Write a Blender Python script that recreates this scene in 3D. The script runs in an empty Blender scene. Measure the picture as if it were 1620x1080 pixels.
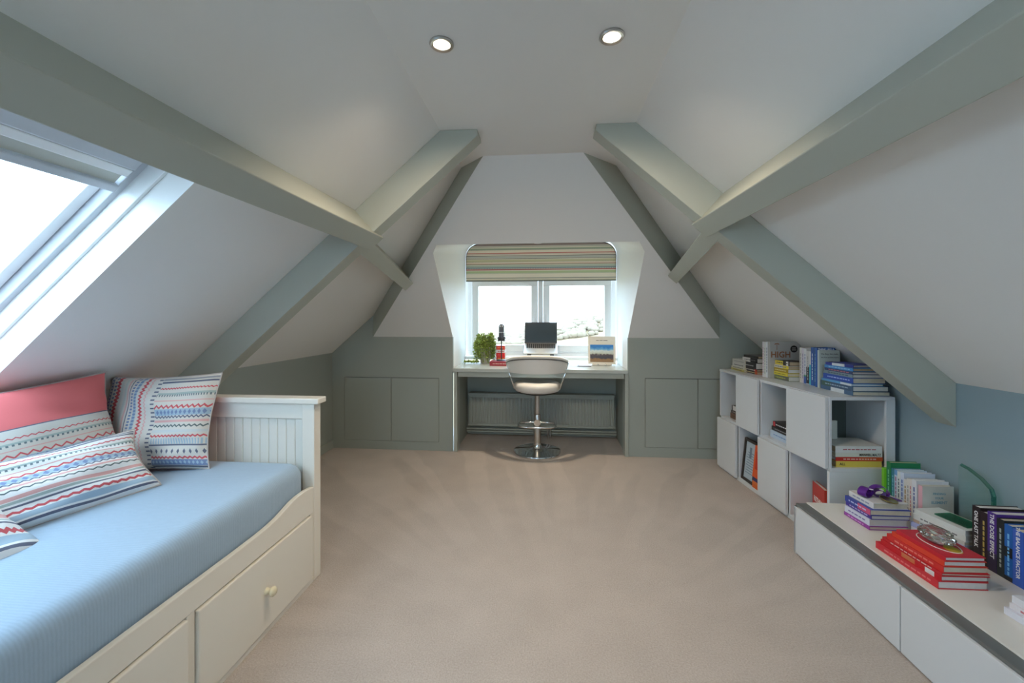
import bpy, bmesh, math, random
from mathutils import Vector, Matrix, Euler
random.seed(7)
PI = math.pi
R = math.radians
scene = bpy.context.scene
COL = scene.collection

# ------------------------------------------------------------------ camera
cam_d = bpy.data.cameras.new('camera')
cam = bpy.data.objects.new('camera', cam_d)
COL.objects.link(cam)
cam.location = (0, 0, 1.2)
cam.rotation_euler = (R(90), 0, R(5.2325))
cam_d.sensor_width = 36.0
cam_d.lens = 655.0 / 1620.0 * 36.0
cam_d.shift_x = (810 - 805.8) / 1620.0
cam_d.shift_y = (502.6 - 540) / 1620.0
cam_d.clip_start = 0.02
cam_d.clip_end = 500
scene.camera = cam

# ------------------------------------------------------------------ sky, exposure
world = bpy.data.worlds.new('sky')
scene.world = world
world.use_nodes = True
wn = world.node_tree
bg = wn.nodes['Background']
bg.inputs['Color'].default_value = (0.58, 0.785, 1.0, 1)      # even bright overcast sky
bg.inputs['Strength'].default_value = 7.4
scene.view_settings.view_transform = 'Standard'
scene.view_settings.look = 'None'
scene.view_settings.gamma = 1.0
scene.view_settings.use_curve_mapping = False
scene.view_settings.exposure = 0.33
try:
    scene.cycles.max_bounces = 10
    scene.cycles.diffuse_bounces = 6
    scene.cycles.transparent_max_bounces = 12
    scene.cycles.sample_clamp_indirect = 6.0
    scene.cycles.caustics_refractive = False
    scene.cycles.caustics_reflective = False
except Exception:
    pass
DOWNLIGHT_W = 40.0

# ------------------------------------------------------------------ materials
MATS = {}
def new_mat(name):
    m = bpy.data.materials.new(name); m.use_nodes = True
    nt = m.node_tree; b = nt.nodes['Principled BSDF']
    return m, nt, b
def mat(name, col, rough=0.5, metal=0.0, var=0.04, scale=6.0, bump=0.0, bscale=200.0, spec=None, coat=0.0):
    if name in MATS: return MATS[name]
    m, nt, b = new_mat(name)
    tc = nt.nodes.new('ShaderNodeTexCoord')
    nz = nt.nodes.new('ShaderNodeTexNoise'); nz.inputs['Scale'].default_value = scale; nz.inputs['Detail'].default_value = 3
    nt.links.new(tc.outputs['Object'], nz.inputs['Vector'])
    mr = nt.nodes.new('ShaderNodeMapRange'); mr.inputs['To Min'].default_value = 1 - var; mr.inputs['To Max'].default_value = 1 + var
    nt.links.new(nz.outputs['Fac'], mr.inputs['Value'])
    vm = nt.nodes.new('ShaderNodeVectorMath'); vm.operation = 'SCALE'
    vm.inputs[0].default_value = col[:3]
    nt.links.new(mr.outputs['Result'], vm.inputs['Scale'])
    nt.links.new(vm.outputs['Vector'], b.inputs['Base Color'])
    b.inputs['Roughness'].default_value = rough; b.inputs['Metallic'].default_value = metal
    if spec is not None: b.inputs['Specular IOR Level'].default_value = spec
    if coat: b.inputs['Coat Weight'].default_value = coat
    if bump:
        n2 = nt.nodes.new('ShaderNodeTexNoise'); n2.inputs['Scale'].default_value = bscale; n2.inputs['Detail'].default_value = 4
        nt.links.new(tc.outputs['Object'], n2.inputs['Vector'])
        bp = nt.nodes.new('ShaderNodeBump'); bp.inputs['Strength'].default_value = bump; bp.inputs['Distance'].default_value = 0.002
        nt.links.new(n2.outputs['Fac'], bp.inputs['Height']); nt.links.new(bp.outputs['Normal'], b.inputs['Normal'])
    MATS[name] = m
    return m
def srgb(r, g, b):
    f = lambda c: ((c/255+0.055)/1.055)**2.4 if c/255 > 0.04045 else c/255/12.92
    return (f(r), f(g), f(b))
_ci = {}
def paint(rgb, rough=0.45):
    k = (tuple(rgb), rough)
    if k not in _ci: _ci[k] = mat('print_%02d_%02d_%02d_%d' % (rgb[0], rgb[1], rgb[2], int(rough*100)), srgb(*rgb), rough, var=0.03, scale=30)
    return _ci[k]
def glass_mat(name, tint, refl=0.04, rough=0.0):
    m, nt, b = new_mat(name)
    nt.nodes.remove(b)
    out = nt.nodes['Material Output']
    tr = nt.nodes.new('ShaderNodeBsdfTransparent'); tr.inputs['Color'].default_value = (*tint, 1)
    gl = nt.nodes.new('ShaderNodeBsdfGlossy'); gl.inputs['Roughness'].default_value = rough
    mx = nt.nodes.new('ShaderNodeMixShader'); mx.inputs['Fac'].default_value = refl
    nt.links.new(tr.outputs[0], mx.inputs[1]); nt.links.new(gl.outputs[0], mx.inputs[2])
    nt.links.new(mx.outputs[0], out.inputs['Surface'])
    return m
def emit_mat(name, col, s):
    m, nt, b = new_mat(name)
    b.inputs['Base Color'].default_value = (*col, 1)
    b.inputs['Emission Color'].default_value = (*col, 1); b.inputs['Emission Strength'].default_value = s
    return m

M_WHITE = mat('white_plaster', (0.85, 0.84, 0.815), 0.75, var=0.02, scale=2.0, bump=0.05, bscale=60)
M_SAGE = mat('sage_wall_paint', (0.355, 0.385, 0.345), 0.6, var=0.02, scale=3, bump=0.04, bscale=60)
M_BEAM = mat('pale_sage_beam_paint', (0.455, 0.47, 0.405), 0.5, var=0.025, scale=4, bump=0.05, bscale=40)
M_JOIN = mat('sage_joinery_paint', (0.40, 0.43, 0.385), 0.4, var=0.02, scale=4)
M_GLOSSW = mat('white_gloss_trim', (0.83, 0.83, 0.81), 0.3, var=0.015)
M_UPVC = mat('white_window_plastic', (0.88, 0.88, 0.87), 0.25, var=0.01)
M_GREYP = mat('grey_skylight_paint', (0.55, 0.57, 0.60), 0.35, var=0.02)
M_DARKGAP = mat('dark_recess', (0.05, 0.055, 0.05), 0.9)
M_BEDW = mat('warm_white_bed_lacquer', (0.76, 0.72, 0.635), 0.35, var=0.015, scale=5)
M_CABW = mat('white_cabinet_lacquer', (0.66, 0.69, 0.72), 0.3, var=0.012, scale=4)
M_CABTOP = mat('cream_cabinet_top', (0.74, 0.72, 0.67), 0.3, var=0.02, scale=4)
M_CHROME = mat('chrome', (0.78, 0.78, 0.78), 0.08, 1.0, var=0.02)
M_STEEL = mat('brushed_steel', (0.62, 0.60, 0.57), 0.28, 1.0, var=0.04)
M_BLACK = mat('black_plastic', (0.025, 0.026, 0.03), 0.4, var=0.1)
M_PAPER = mat('book_pages', (0.66, 0.60, 0.47), 0.85, var=0.1, scale=80)
M_PAPERW = mat('book_pages_white', (0.72, 0.71, 0.68), 0.85, var=0.06, scale=80)
M_PAPERT = mat('book_pages_tan', (0.52, 0.40, 0.26), 0.85, var=0.1, scale=80)
M_GLASS = glass_mat('window_glass', (0.97, 0.985, 0.98))
M_CRYSTAL = None

def carpet_mat():
    m, nt, b = new_mat('carpet')
    L = nt.links.new
    tc = nt.nodes.new('ShaderNodeTexCoord')
    mp = nt.nodes.new('ShaderNodeMapping'); mp.inputs['Location'].default_value = (-0.1, -1.5, 0)
    L(tc.outputs['Object'], mp.inputs['Vector'])
    sx = nt.nodes.new('ShaderNodeSeparateXYZ'); L(mp.outputs['Vector'], sx.inputs[0])
    def math_(op, a, b_=None):
        n = nt.nodes.new('ShaderNodeMath'); n.operation = op
        for i, v in enumerate((a, b_)):
            if v is None: continue
            if isinstance(v, (int, float)): n.inputs[i].default_value = v
            else: L(v, n.inputs[i])
        return n.outputs[0]
    ang = math_('ARCTAN2', sx.outputs['Y'], sx.outputs['X'])
    ln = nt.nodes.new('ShaderNodeVectorMath'); ln.operation = 'LENGTH'; L(mp.outputs['Vector'], ln.inputs[0])
    rad = ln.outputs['Value']
    cb = nt.nodes.new('ShaderNodeCombineXYZ')
    n0 = nt.nodes.new('ShaderNodeTexNoise'); n0.inputs['Scale'].default_value = 1.6; L(tc.outputs['Object'], n0.inputs['Vector'])
    L(math_('ADD', math_('MULTIPLY', ang, 3.4), math_('MULTIPLY', n0.outputs['Fac'], 0.35)), cb.inputs[0])
    L(math_('MULTIPLY', rad, 0.22), cb.inputs[1])
    st = nt.nodes.new('ShaderNodeTexNoise'); st.inputs['Scale'].default_value = 3.0; st.inputs['Detail'].default_value = 0.6
    L(cb.outputs[0], st.inputs['Vector'])
    r1 = nt.nodes.new('ShaderNodeMapRange'); r1.interpolation_type = 'SMOOTHSTEP'
    r1.inputs['From Min'].default_value = 0.47; r1.inputs['From Max'].default_value = 0.54
    r1.inputs['To Min'].default_value = -1; r1.inputs['To Max'].default_value = 1
    L(st.outputs['Fac'], r1.inputs['Value'])
    rm = nt.nodes.new('ShaderNodeMapRange'); rm.inputs['From Min'].default_value = 0.5; rm.inputs['From Max'].default_value = 2.0
    rm.inputs['To Min'].default_value = 0.0; rm.inputs['To Max'].default_value = 0.055
    L(rad, rm.inputs['Value'])
    streak = math_('MULTIPLY', r1.outputs['Result'], rm.outputs['Result'])
    n2 = nt.nodes.new('ShaderNodeTexNoise'); n2.inputs['Scale'].default_value = 5; n2.inputs['Detail'].default_value = 5
    L(tc.outputs['Object'], n2.inputs['Vector'])
    n3 = nt.nodes.new('ShaderNodeTexNoise'); n3.inputs['Scale'].default_value = 170; n3.inputs['Detail'].default_value = 3
    L(tc.outputs['Object'], n3.inputs['Vector'])
    fac = math_('ADD', streak, math_('MULTIPLY', math_('SUBTRACT', n2.outputs['Fac'], 0.5), 0.22))
    fac = math_('ADD', fac, math_('MULTIPLY', math_('SUBTRACT', n3.outputs['Fac'], 0.5), 0.6))
    fac = math_('ADD', fac, 1.0)
    vm = nt.nodes.new('ShaderNodeVectorMath'); vm.operation = 'SCALE'; vm.inputs[0].default_value = (0.425, 0.372, 0.332)
    L(fac, vm.inputs['Scale']); L(vm.outputs[0], b.inputs['Base Color'])
    b.inputs['Roughness'].default_value = 1.0; b.inputs['Specular IOR Level'].default_value = 0.1
    b.inputs['Sheen Weight'].default_value = 0.15
    bp = nt.nodes.new('ShaderNodeBump'); bp.inputs['Strength'].default_value = 0.6; bp.inputs['Distance'].default_value = 0.004
    L(n3.outputs['Fac'], bp.inputs['Height']); L(bp.outputs[0], b.inputs['Normal'])
    return m
M_CARPET = carpet_mat()

def stripe_color(nt, U, V, base, bands):
    """bands: (type, centre, half height, rgb, freq, duty) laid over a base colour; returns a colour socket"""
    L = nt.links.new
    def mth(op, a, b_=None):
        n = nt.nodes.new('ShaderNodeMath'); n.operation = op
        for i, v in enumerate((a, b_)):
            if v is None: continue
            if isinstance(v, (int, float)): n.inputs[i].default_value = v
            else: L(v, n.inputs[i])
        return n.outputs[0]
    cur = None
    for bd in bands:
        ty, c, h, rgb = bd[:4]; fr = bd[4] if len(bd) > 4 else 30; du = bd[5] if len(bd) > 5 else 0.5
        if ty == 'zig':
            tri = mth('MULTIPLY', mth('SUBTRACT', mth('PINGPONG', mth('MULTIPLY', U, fr), 0.5), 0.25), 4*du)
            d = mth('ABSOLUTE', mth('ADD', mth('SUBTRACT', V, c), tri))
            mk = mth('LESS_THAN', d, h)
        elif ty == 'solid':
            mk = mth('LESS_THAN', mth('ABSOLUTE', mth('SUBTRACT', V, c)), h)
        elif ty == 'dash':
            mk = mth('MULTIPLY', mth('LESS_THAN', mth('ABSOLUTE', mth('SUBTRACT', V, c)), h), mth('LESS_THAN', mth('FRACT', mth('MULTIPLY', U, fr)), du))
        elif ty == 'dia':
            a = mth('DIVIDE', mth('ABSOLUTE', mth('SUBTRACT', V, c)), h)
            e = mth('DIVIDE', mth('ABSOLUTE', mth('SUBTRACT', mth('FRACT', mth('MULTIPLY', U, fr)), 0.5)), du*0.5)
            mk = mth('LESS_THAN', mth('ADD', a, e), 1.0)
        mx = nt.nodes.new('ShaderNodeMix'); mx.data_type = 'RGBA'
        L(mk, mx.inputs[0])
        if cur is None: mx.inputs[6].default_value = (*srgb(*base), 1)
        else: L(cur, mx.inputs[6])
        mx.inputs[7].default_value = (*srgb(*rgb), 1)
        cur = mx.outputs[2]
    return cur
def fabric_nodes(nt, b, col_socket, scale=380):
    L = nt.links.new
    L(col_socket, b.inputs['Base Color'])
    b.inputs['Roughness'].default_value = 0.9; b.inputs['Specular IOR Level'].default_value = 0.15
    b.inputs['Sheen Weight'].default_value = 0.1
    tc = nt.nodes.new('ShaderNodeTexCoord')
    nz = nt.nodes.new('ShaderNodeTexNoise'); nz.inputs['Scale'].default_value = scale
    L(tc.outputs['Object'], nz.inputs['Vector'])
    bp = nt.nodes.new('ShaderNodeBump'); bp.inputs['Strength'].default_value = 0.3; bp.inputs['Distance'].default_value = 0.001
    L(nz.outputs['Fac'], bp.inputs['Height']); L(bp.outputs[0], b.inputs['Normal'])

# ------------------------------------------------------------------ mesh helpers
class MB:
    def __init__(self, f=None):
        self.v = []; self.f = []; self.uv = None; self.fn = f
    def add(self, vs, fs):
        o = len(self.v)
        self.v += [tuple(self.fn(*p)) if self.fn else tuple(p) for p in vs]
        self.f += [tuple(i+o for i in q) for q in fs]
        return self
    def box(self, x0, x1, y0, y1, z0, z1):
        x0, x1 = min(x0, x1), max(x0, x1); y0, y1 = min(y0, y1), max(y0, y1); z0, z1 = min(z0, z1), max(z0, z1)
        vs = [(x0,y0,z0),(x1,y0,z0),(x1,y1,z0),(x0,y1,z0),(x0,y0,z1),(x1,y0,z1),(x1,y1,z1),(x0,y1,z1)]
        return self.add(vs, [(3,2,1,0),(4,5,6,7),(0,1,5,4),(1,2,6,5),(2,3,7,6),(3,0,4,7)])
    def prism(self, poly, axis, a0, a1):
        n = len(poly)
        def mk(p, a):
            return {'x': (a, p[0], p[1]), 'y': (p[0], a, p[1]), 'z': (p[0], p[1], a)}[axis]
        vs = [mk(p, a0) for p in poly] + [mk(p, a1) for p in poly]
        fs = [tuple(range(n-1, -1, -1)), tuple(range(n, 2*n))] + [(i, (i+1) % n, n+(i+1) % n, n+i) for i in range(n)]
        return self.add(vs, fs)
    def loft(self, rings, closed=True, caps=True):
        n = len(rings[0]); vs = [p for r in rings for p in r]; fs = []
        for k in range(len(rings)-1):
            for i in range(n if closed else n-1):
                j = (i+1) % n
                fs.append((k*n+i, k*n+j, (k+1)*n+j, (k+1)*n+i))
        if caps and closed:
            fs.append(tuple(range(n-1, -1, -1))); fs.append(tuple((len(rings)-1)*n+i for i in range(n)))
        return self.add(vs, fs)
    def tube(self, path, r, n=10, closed=False):
        P = [Vector(p) for p in path]; rings = []
        up = Vector((0, 0, 1)); m = len(P)
        prev = None
        for i, p in enumerate(P):
            if closed: t = (P[(i+1) % m]-P[i-1])
            else: t = (P[min(i+1, m-1)]-P[max(i-1, 0)])
            t.normalize()
            a = prev if prev is not None else (t.cross(up) if abs(t.z) < 0.95 else t.cross(Vector((1, 0, 0))))
            a = (a - t*a.dot(t)); a.normalize(); bb = t.cross(a); prev = a
            rr = r[i] if isinstance(r, (list, tuple)) else r
            rings.append([tuple(p + a*(math.cos(2*PI*k/n)*rr) + bb*(math.sin(2*PI*k/n)*rr)) for k in range(n)])
        if closed: rings.append(rings[0]); return self.loft(rings, caps=False)
        return self.loft(rings)
    def lathe(self, prof, n=32, c=(0, 0, 0)):
        rings = [[(c[0]+r*math.cos(2*PI*k/n), c[1]+r*math.sin(2*PI*k/n), c[2]+z) for k in range(n)] for r, z in prof]
        return self.loft(rings)
    def build(self, name, m, parent=None, bevel=0.0, seg=2, smooth=None, recalc=True, ngon_uv=None):
        me = bpy.data.meshes.new(name)
        me.from_pydata(self.v, [], self.f)
        if bevel or recalc:
            bm = bmesh.new(); bm.from_mesh(me)
            if recalc: bmesh.ops.recalc_face_normals(bm, faces=bm.faces)
            if bevel:
                es = [e for e in bm.edges if len(e.link_faces) == 2 and e.calc_face_angle(0) > 0.6]
                bmesh.ops.bevel(bm, geom=es, offset=bevel, segments=seg, affect='EDGES', profile=0.5, clamp_overlap=True)
            bm.to_mesh(me); bm.free()
        if smooth:
            for p in me.polygons: p.use_smooth = True
            me.set_sharp_from_angle(angle=R(smooth))
        me.materials.append(m)
        o = bpy.data.objects.new(name, me); COL.objects.link(o)
        if parent is not None: o.parent = parent
        return o
def tag(o, label=None, cat=None, group=None, kind=None):
    if label: o['label'] = label
    if cat: o['category'] = cat
    if group: o['group'] = group
    if kind: o['kind'] = kind
    return o
def empty(name, loc=(0, 0, 0), rot=(0, 0, 0), label=None, cat=None, group=None, kind=None):
    o = bpy.data.objects.new(name, None); COL.objects.link(o)
    o.empty_display_size = 0.1
    o.location = loc; o.rotation_euler = rot
    return tag(o, label, cat, group, kind)
def struct(name, mb, m, label, **k):
    return tag(mb.build(name, m, **k), label, kind='structure')
def text(s, size, m, parent, origin, xdir, ydir, name='lettering', extrude=0.0003, align='CENTER', bold=0.0, squeeze=1.0):
    cu = bpy.data.curves.new('lettering_curve', 'FONT')
    cu.body = s; cu.size = size; cu.extrude = extrude; cu.align_x = align; cu.align_y = 'CENTER'; cu.offset = bold
    cu.resolution_u = 2
    t = bpy.data.objects.new('lettering_tmp', cu); COL.objects.link(t)
    dg = bpy.context.evaluated_depsgraph_get()
    me = bpy.data.meshes.new_from_object(t.evaluated_get(dg))
    bpy.data.objects.remove(t); bpy.data.curves.remove(cu)
    X = Vector(xdir); Y = Vector(ydir); Z = X.cross(Y)
    mx = Matrix((( X.x*squeeze, Y.x, Z.x, origin[0]), (X.y*squeeze, Y.y, Z.y, origin[1]), (X.z*squeeze, Y.z, Z.z, origin[2]), (0, 0, 0, 1)))
    me.transform(mx)
    me.materials.clear(); me.materials.append(m)
    o = bpy.data.objects.new(name, me); COL.objects.link(o); o.parent = parent
    return o

# ------------------------------------------------------------------ the room
P = R(41.25); CP, SP, TP = math.cos(P), math.sin(P), math.tan(P)
XL, ZL = -1.979, 0.877
XR, ZR = 1.835, 0.9056
ZC = 2.142
XCL = XL + (ZC-ZL)/TP
XCR = XR - (ZC-ZR)/TP
YB, YR = 3.662, -2.4
ZH = 1.027; YH = 2.388; KH = (ZC-ZH)/(YB-YH)
AL = (-1.588, YB); BL = (-0.373, YH)
AR = (1.456, YB); BR = (0.205, YH)
def zl(x): return ZL+(x-XL)*TP
def zr(x): return ZR+(XR-x)*TP
def SLf(s, y, d): return (XL+s*CP-d*SP, y, ZL+s*SP+d*CP)
def SRf(s, y, d): return (XR-s*CP+d*SP, y, ZR+s*SP+d*CP)
STL = (ZC-ZL)/SP; STR = (ZC-ZR)/SP
def hipY(x, A, B): return A[1]+(x-A[0])*(B[1]-A[1])/(B[0]-A[0])
YCL = hipY(XCL, AL, BL); YCR = hipY(XCR, AR, BR)
DXL, DXR = -0.846, 0.695           # dormer cheeks
DYB = 4.30                         # window wall
AXL, AXR, AYB = -0.826, 0.69, 4.25 # knee hole under the desk

# floor
struct('floor', MB().box(XL-0.1, XR+0.1, YR-0.1, 4.45, -0.08, 0.0), M_CARPET, 'grey beige cut pile carpet with brushed vacuum marks')
# side walls
struct('wall_left', MB().box(XL-0.1, XL, YR, YB+0.1, 0, ZL+0.02), M_SAGE, 'low sage green knee wall behind the daybed')
struct('wall_right', MB().box(XR, XR+0.1, YR, YB+0.1, 0, ZR+0.02), mat('sage_wall_skylight_tint', (0.30, 0.395, 0.44), 0.6, var=0.02, scale=3, bump=0.04, bscale=60), 'low sage knee wall behind the white bench, coloured with blue skylight')  # sage paint shifted blue, skylight tint put into the base colour
# rear wall (behind the camera)
mb = MB()
GW = (-0.70, 0.60, 0.85, 1.90)                     # opening for the added gable window
def zroof(x): return min(ZC+0.05, zl(x)+0.05, zr(x)+0.05)
def gable(x0, x1, zlow):
    xs = sorted([x0, x1]+[x for x in (XCL, XCR) if x0 < x < x1])
    mb.prism([(x0, zlow), (x1, zlow)]+[(x, max(zroof(x), zlow)) for x in reversed(xs)], 'y', YR-0.1, YR)
gable(XL-0.05, GW[0], 0); gable(GW[1], XR+0.05, 0); gable(GW[0], GW[1], GW[3]); mb.box(GW[0], GW[1], YR-0.1, YR, 0, GW[2])
struct('wall_rear', mb, M_WHITE, 'white gable wall at the rear of the attic room')

# back wall, two halves with cupboard openings
def back_half(x_out, x_in, hx, zs, doors):
    mb = MB()
    x0, x1 = min(x_out, x_in), max(x_out, x_in)
    d0, d1, dz0, dz1 = doors
    zw = lambda x: zs(x)
    t0, t1 = YB, YB+0.03
    mb.box(x0, x1, t0, t1, 0, dz0)
    mb.box(x0, d0, t0, t1, dz0, dz1) if d0 > x0 else None
    mb.box(d1, x1, t0, t1, dz0, dz1) if x1 > d1 else None
    # above the doors
    if x_out < x_in:
        poly = [(x0, dz1), (x1, dz1), (x1, ZH), (hx, ZH), (hx, zw(hx)), (x0, zw(x0))]
    else:
        poly = [(x0, dz1), (x1, dz1), (x1, zw(x1)), (hx, zw(hx)), (hx, ZH), (x0, ZH)]
    mb.prism(poly, 'y', t0, t1)
    return mb
DL = (-1.862, -0.973, 0.078, 0.657); DR = (0.84, 1.715, 0.085, 0.681)
struct('wall_back', back_half(XL, DXL, AL[0], zl, DL), M_SAGE, 'sage green back wall left of the desk with flush cupboards', recalc=False)
struct('wall_back_right', back_half(XR, DXR, AR[0], zr, DR), M_SAGE, 'sage green back wall right of the desk behind the cube shelf', recalc=False)
def cupboard(D, split, name, label):
    e = empty(name, ((D[0]+D[1])/2, YB, D[2]), label=label, cat='cupboard', group='eaves cupboards')
    cx = (D[0]+D[1])/2
    hw = (D[1]-D[0])/2; h = D[3]-D[2]
    b = MB(); b.box(-hw, hw, 0.035, 0.06, 0, h); b.build('back_board', M_DARKGAP, e)
    g = 0.003
    for a, c in ((D[0]-cx+g, split-cx-g*0.7), (split-cx+g*0.7, D[1]-cx-g)):
        MB().box(a, c, -0.004, 0.018, g, h-0.006).build('door', M_JOIN if False else M_SAGE, e, bevel=0.0015)
    return e
cupboard(DL, -1.416, 'eaves_cupboard', 'pair of flush sage cupboard doors left of the desk')
cupboard(DR, 1.278, 'eaves_cupboard', 'pair of flush sage cupboard doors half hidden by the cube shelf')

# slopes
SK0, SK1, SKS0, SKS1 = 0.06, 1.222, 0.10, 1.20    # skylight opening
sA = (AL[0]-XL)/CP
mb = MB(SLf)
def q(mb, pts): mb.add([(s, y, 0) for s, y in pts], [tuple(range(len(pts)))])
q(mb, [(0, YR), (STL, YR), (STL, SK0), (0, SK0)])
q(mb, [(0, SK0), (SKS0, SK0), (SKS0, SK1), (0, SK1)])
q(mb, [(SKS1, SK0), (STL, SK0), (STL, SK1), (SKS1, SK1)])
q(mb, [(0, SK1), (STL, SK1), (STL, YCL), (sA, YB), (0, YB)])
struct('ceiling_slope_left', mb, M_WHITE, 'white sloping ceiling above the daybed', recalc=False)
sA2 = (XR-AR[0])/CP
mb = MB(SRf)
q(mb, [(0, YR), (STR, YR), (STR, YCR), (sA2, YB), (0, YB)])
struct('ceiling_slope_right', mb, M_WHITE, 'white sloping ceiling above the bookshelf', recalc=False)
mb = MB(); mb.add([(XCL, YR, ZC), (XCR, YR, ZC), (XCR, YCR, ZC), (BR[0], YH, ZC), (BL[0], YH, ZC), (XCL, YCL, ZC)], [(0, 1, 2, 3, 4, 5)])
struct('ceiling', mb, M_WHITE, 'flat white ceiling strip with two downlights', recalc=False)

# hip slope with the dormer opening
def hz(y): return ZH+(YB-y)*KH
OF = [(DXL, 3.662), (-0.822, 2.930), (-0.782, 2.874), (0.622, 2.874), (0.672, 2.940), (DXR, 3.662)]   # opening outline on the hip plane
mb = MB()
out = [(AL[0], YB), OF[0], OF[1], OF[2], OF[3], OF[4], OF[5], (AR[0], YB), BR, BL]
pts = [(x, y, hz(y)) for x, y in out]
mb.add(pts, [(0, 1, 2, 9), (2, 3, 8, 9), (3, 4, 5, 6, 7, 8)][:0] + [(0, 1, 2), (0, 2, 3), (0, 3, 9), (3, 4, 9), (4, 8, 9), (4, 7, 8), (4, 5, 7), (5, 6, 7)])
struct('ceiling_slope_back', mb, M_WHITE, 'white hipped slope around the dormer opening', recalc=False)

# hip rafters: vertical boards from the hip edge up to the side slopes
def hip(A, B, xc, yc, zs, name, label):
    mb = MB()
    top = [(A[0], A[1], zs(A[0])), (xc, yc, ZC), (B[0], B[1], ZC), (A[0], A[1], ZH)]
    mb.add(top, [(0, 1, 2, 3)])
    n = Vector((A[1]-B[1], -(A[0]-B[0]), 0)).normalized()
    return struct(name, mb, M_BEAM, label, recalc=False)
hip(AL, BL, XCL, YCL, zl, 'trim_1', 'sage hip rafter board left of the dormer')
hip(AR, BR, XCR, YCR, zr, 'trim_2', 'sage hip rafter board right of the dormer')

# truss rafters
TT, TY0, TY1 = 0.15, 2.04, 2.14
def truss(S, st, name, label):
    mb = MB(S)
    # end clipped on the ceiling and on the knee wall
    c = TT/TP
    poly = [(0, 0.01), (st, 0.01), (st+TT*TP*0.0+TT/TP*1.0, -TT), (-TT*TP*0+ -TT*TP, -TT)]
    poly = [(-0.0, 0.0), (st, 0.0), (st + TT/TP - 0.03, -TT + 0.026), (st+TT/TP-0.045, -TT), (-TT*TP, -TT)]
    rings = [[(s, TY0, d) for s, d in poly], [(s, TY1, d) for s, d in poly]]
    mb.loft(rings)
    return struct(name, mb, M_BEAM, label, bevel=0.003)
truss(SLf, STL, 'trim_3', 'boxed sage truss rafter on the left slope')
truss(SRf, STR, 'trim_4', 'boxed sage truss rafter on the right slope')

# purlins
def purlin(S, u, name, label, su):
    mb = MB(S)
    a, b_ = u-0.0985, u
    mb.loft([[(a, y, 0.01), (b_, y, 0.01), (b_, y, -0.165), (a, y, -0.165)] for y in (YR, TY1+0.01)])
    struct(name, mb, M_BEAM, label, bevel=0.004)
def stub(S, st, en, name, label):
    mb = MB(S)
    mb.loft([[(st[0]-0.09, TY1-0.05, 0.03), (st[0], TY1-0.05, 0.03), (st[0], TY1-0.05, st[1]), (st[0]-0.09, TY1-0.05, st[1])],
             [(en[0]-0.085, en[2], 0.03), (en[0], en[2], 0.03), (en[0], en[2], en[1]), (en[0]-0.085, en[2], en[1])]])
    struct(name, mb, M_BEAM, label, bevel=0.003)
purlin(SLf, 1.3264, 'trim_5', 'long boxed purlin above the skylight on the left slope', 0)
purlin(SRf, 1.3022+0.0386, 'trim_6', 'long boxed purlin along the right slope', 0)
stub(SLf, (1.275, -0.150), (1.10, -0.180, 3.13), 'trim_7', 'short purlin stub between truss and hip on the left')
stub(SRf, (1.29, -0.150), (1.115, -0.180, 3.13), 'trim_8', 'short purlin stub between truss and hip on the right')

# dormer lining: cheeks, coved corners and soffit lofted to the window wall
def arc(cx, cz, r, a0, a1, n): return [(cx+r*math.cos(R(a0+(a1-a0)*k/n)), cz+r*math.sin(R(a0+(a1-a0)*k/n))) for k in range(n+1)]
WL, WR = -0.855, 0.705
NARC = 6
backl = arc(WL+0.15, 1.835, 0.15, 180, 90, NARC); backr = arc(WR-0.15, 1.845, 0.15, 90, 0, NARC)
front = []
for k in range(NARC+1):
    t = k/NARC; x = OF[1][0]+(OF[2][0]-OF[1][0])*t; y = OF[1][1]+(OF[2][1]-OF[1][1])*t; front.append((x, y, hz(y)))
frontr = []
for k in range(NARC+1):
    t = k/NARC; x = OF[3][0]+(OF[4][0]-OF[3][0])*t; y = OF[3][1]+(OF[4][1]-OF[3][1])*t; frontr.append((x, y, hz(y)))
mb = MB()
fr = [(DXL, YB, 0.70), (DXL, YB, ZH)] + front + frontr + [(DXR, YB, ZH), (DXR, YB, 0.70)]
bk = [(WL, DYB, 0.70), (WL, DYB, 1.0)] + [(x, DYB, z) for x, z in backl] + [(x, DYB, z) for x, z in backr] + [(WR, DYB, 1.0), (WR, DYB, 0.70)]
mb.loft([fr, bk], closed=False)
struct('wall_dormer', mb, mat('white_dormer_paint', (0.84, 0.84, 0.82), 0.6, var=0.01), 'bright white lining of the dormer window recess', recalc=False, smooth=30)
# wall around the window and below it
mb = MB()
ar = [(x, z) for x, z in backl] + [(x, z) for x, z in backr]
ring = [(WL, 0.70)] + ar + [(WR, 0.70)]
outer = [(-1.2, 0.70), (-1.2, 1.8)] + [(x*1.25-0.02, 2.3) for x, z in ar[1:-1]] + [(1.05, 1.8), (1.05, 0.70)]
mb.loft([[(x, DYB+0.001, z) for x, z in outer], [(x, DYB+0.001, z) for x, z in ring]], closed=False)
struct('wall_window', mb, M_WHITE, 'white wall edge around the dormer window', recalc=False)
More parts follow.
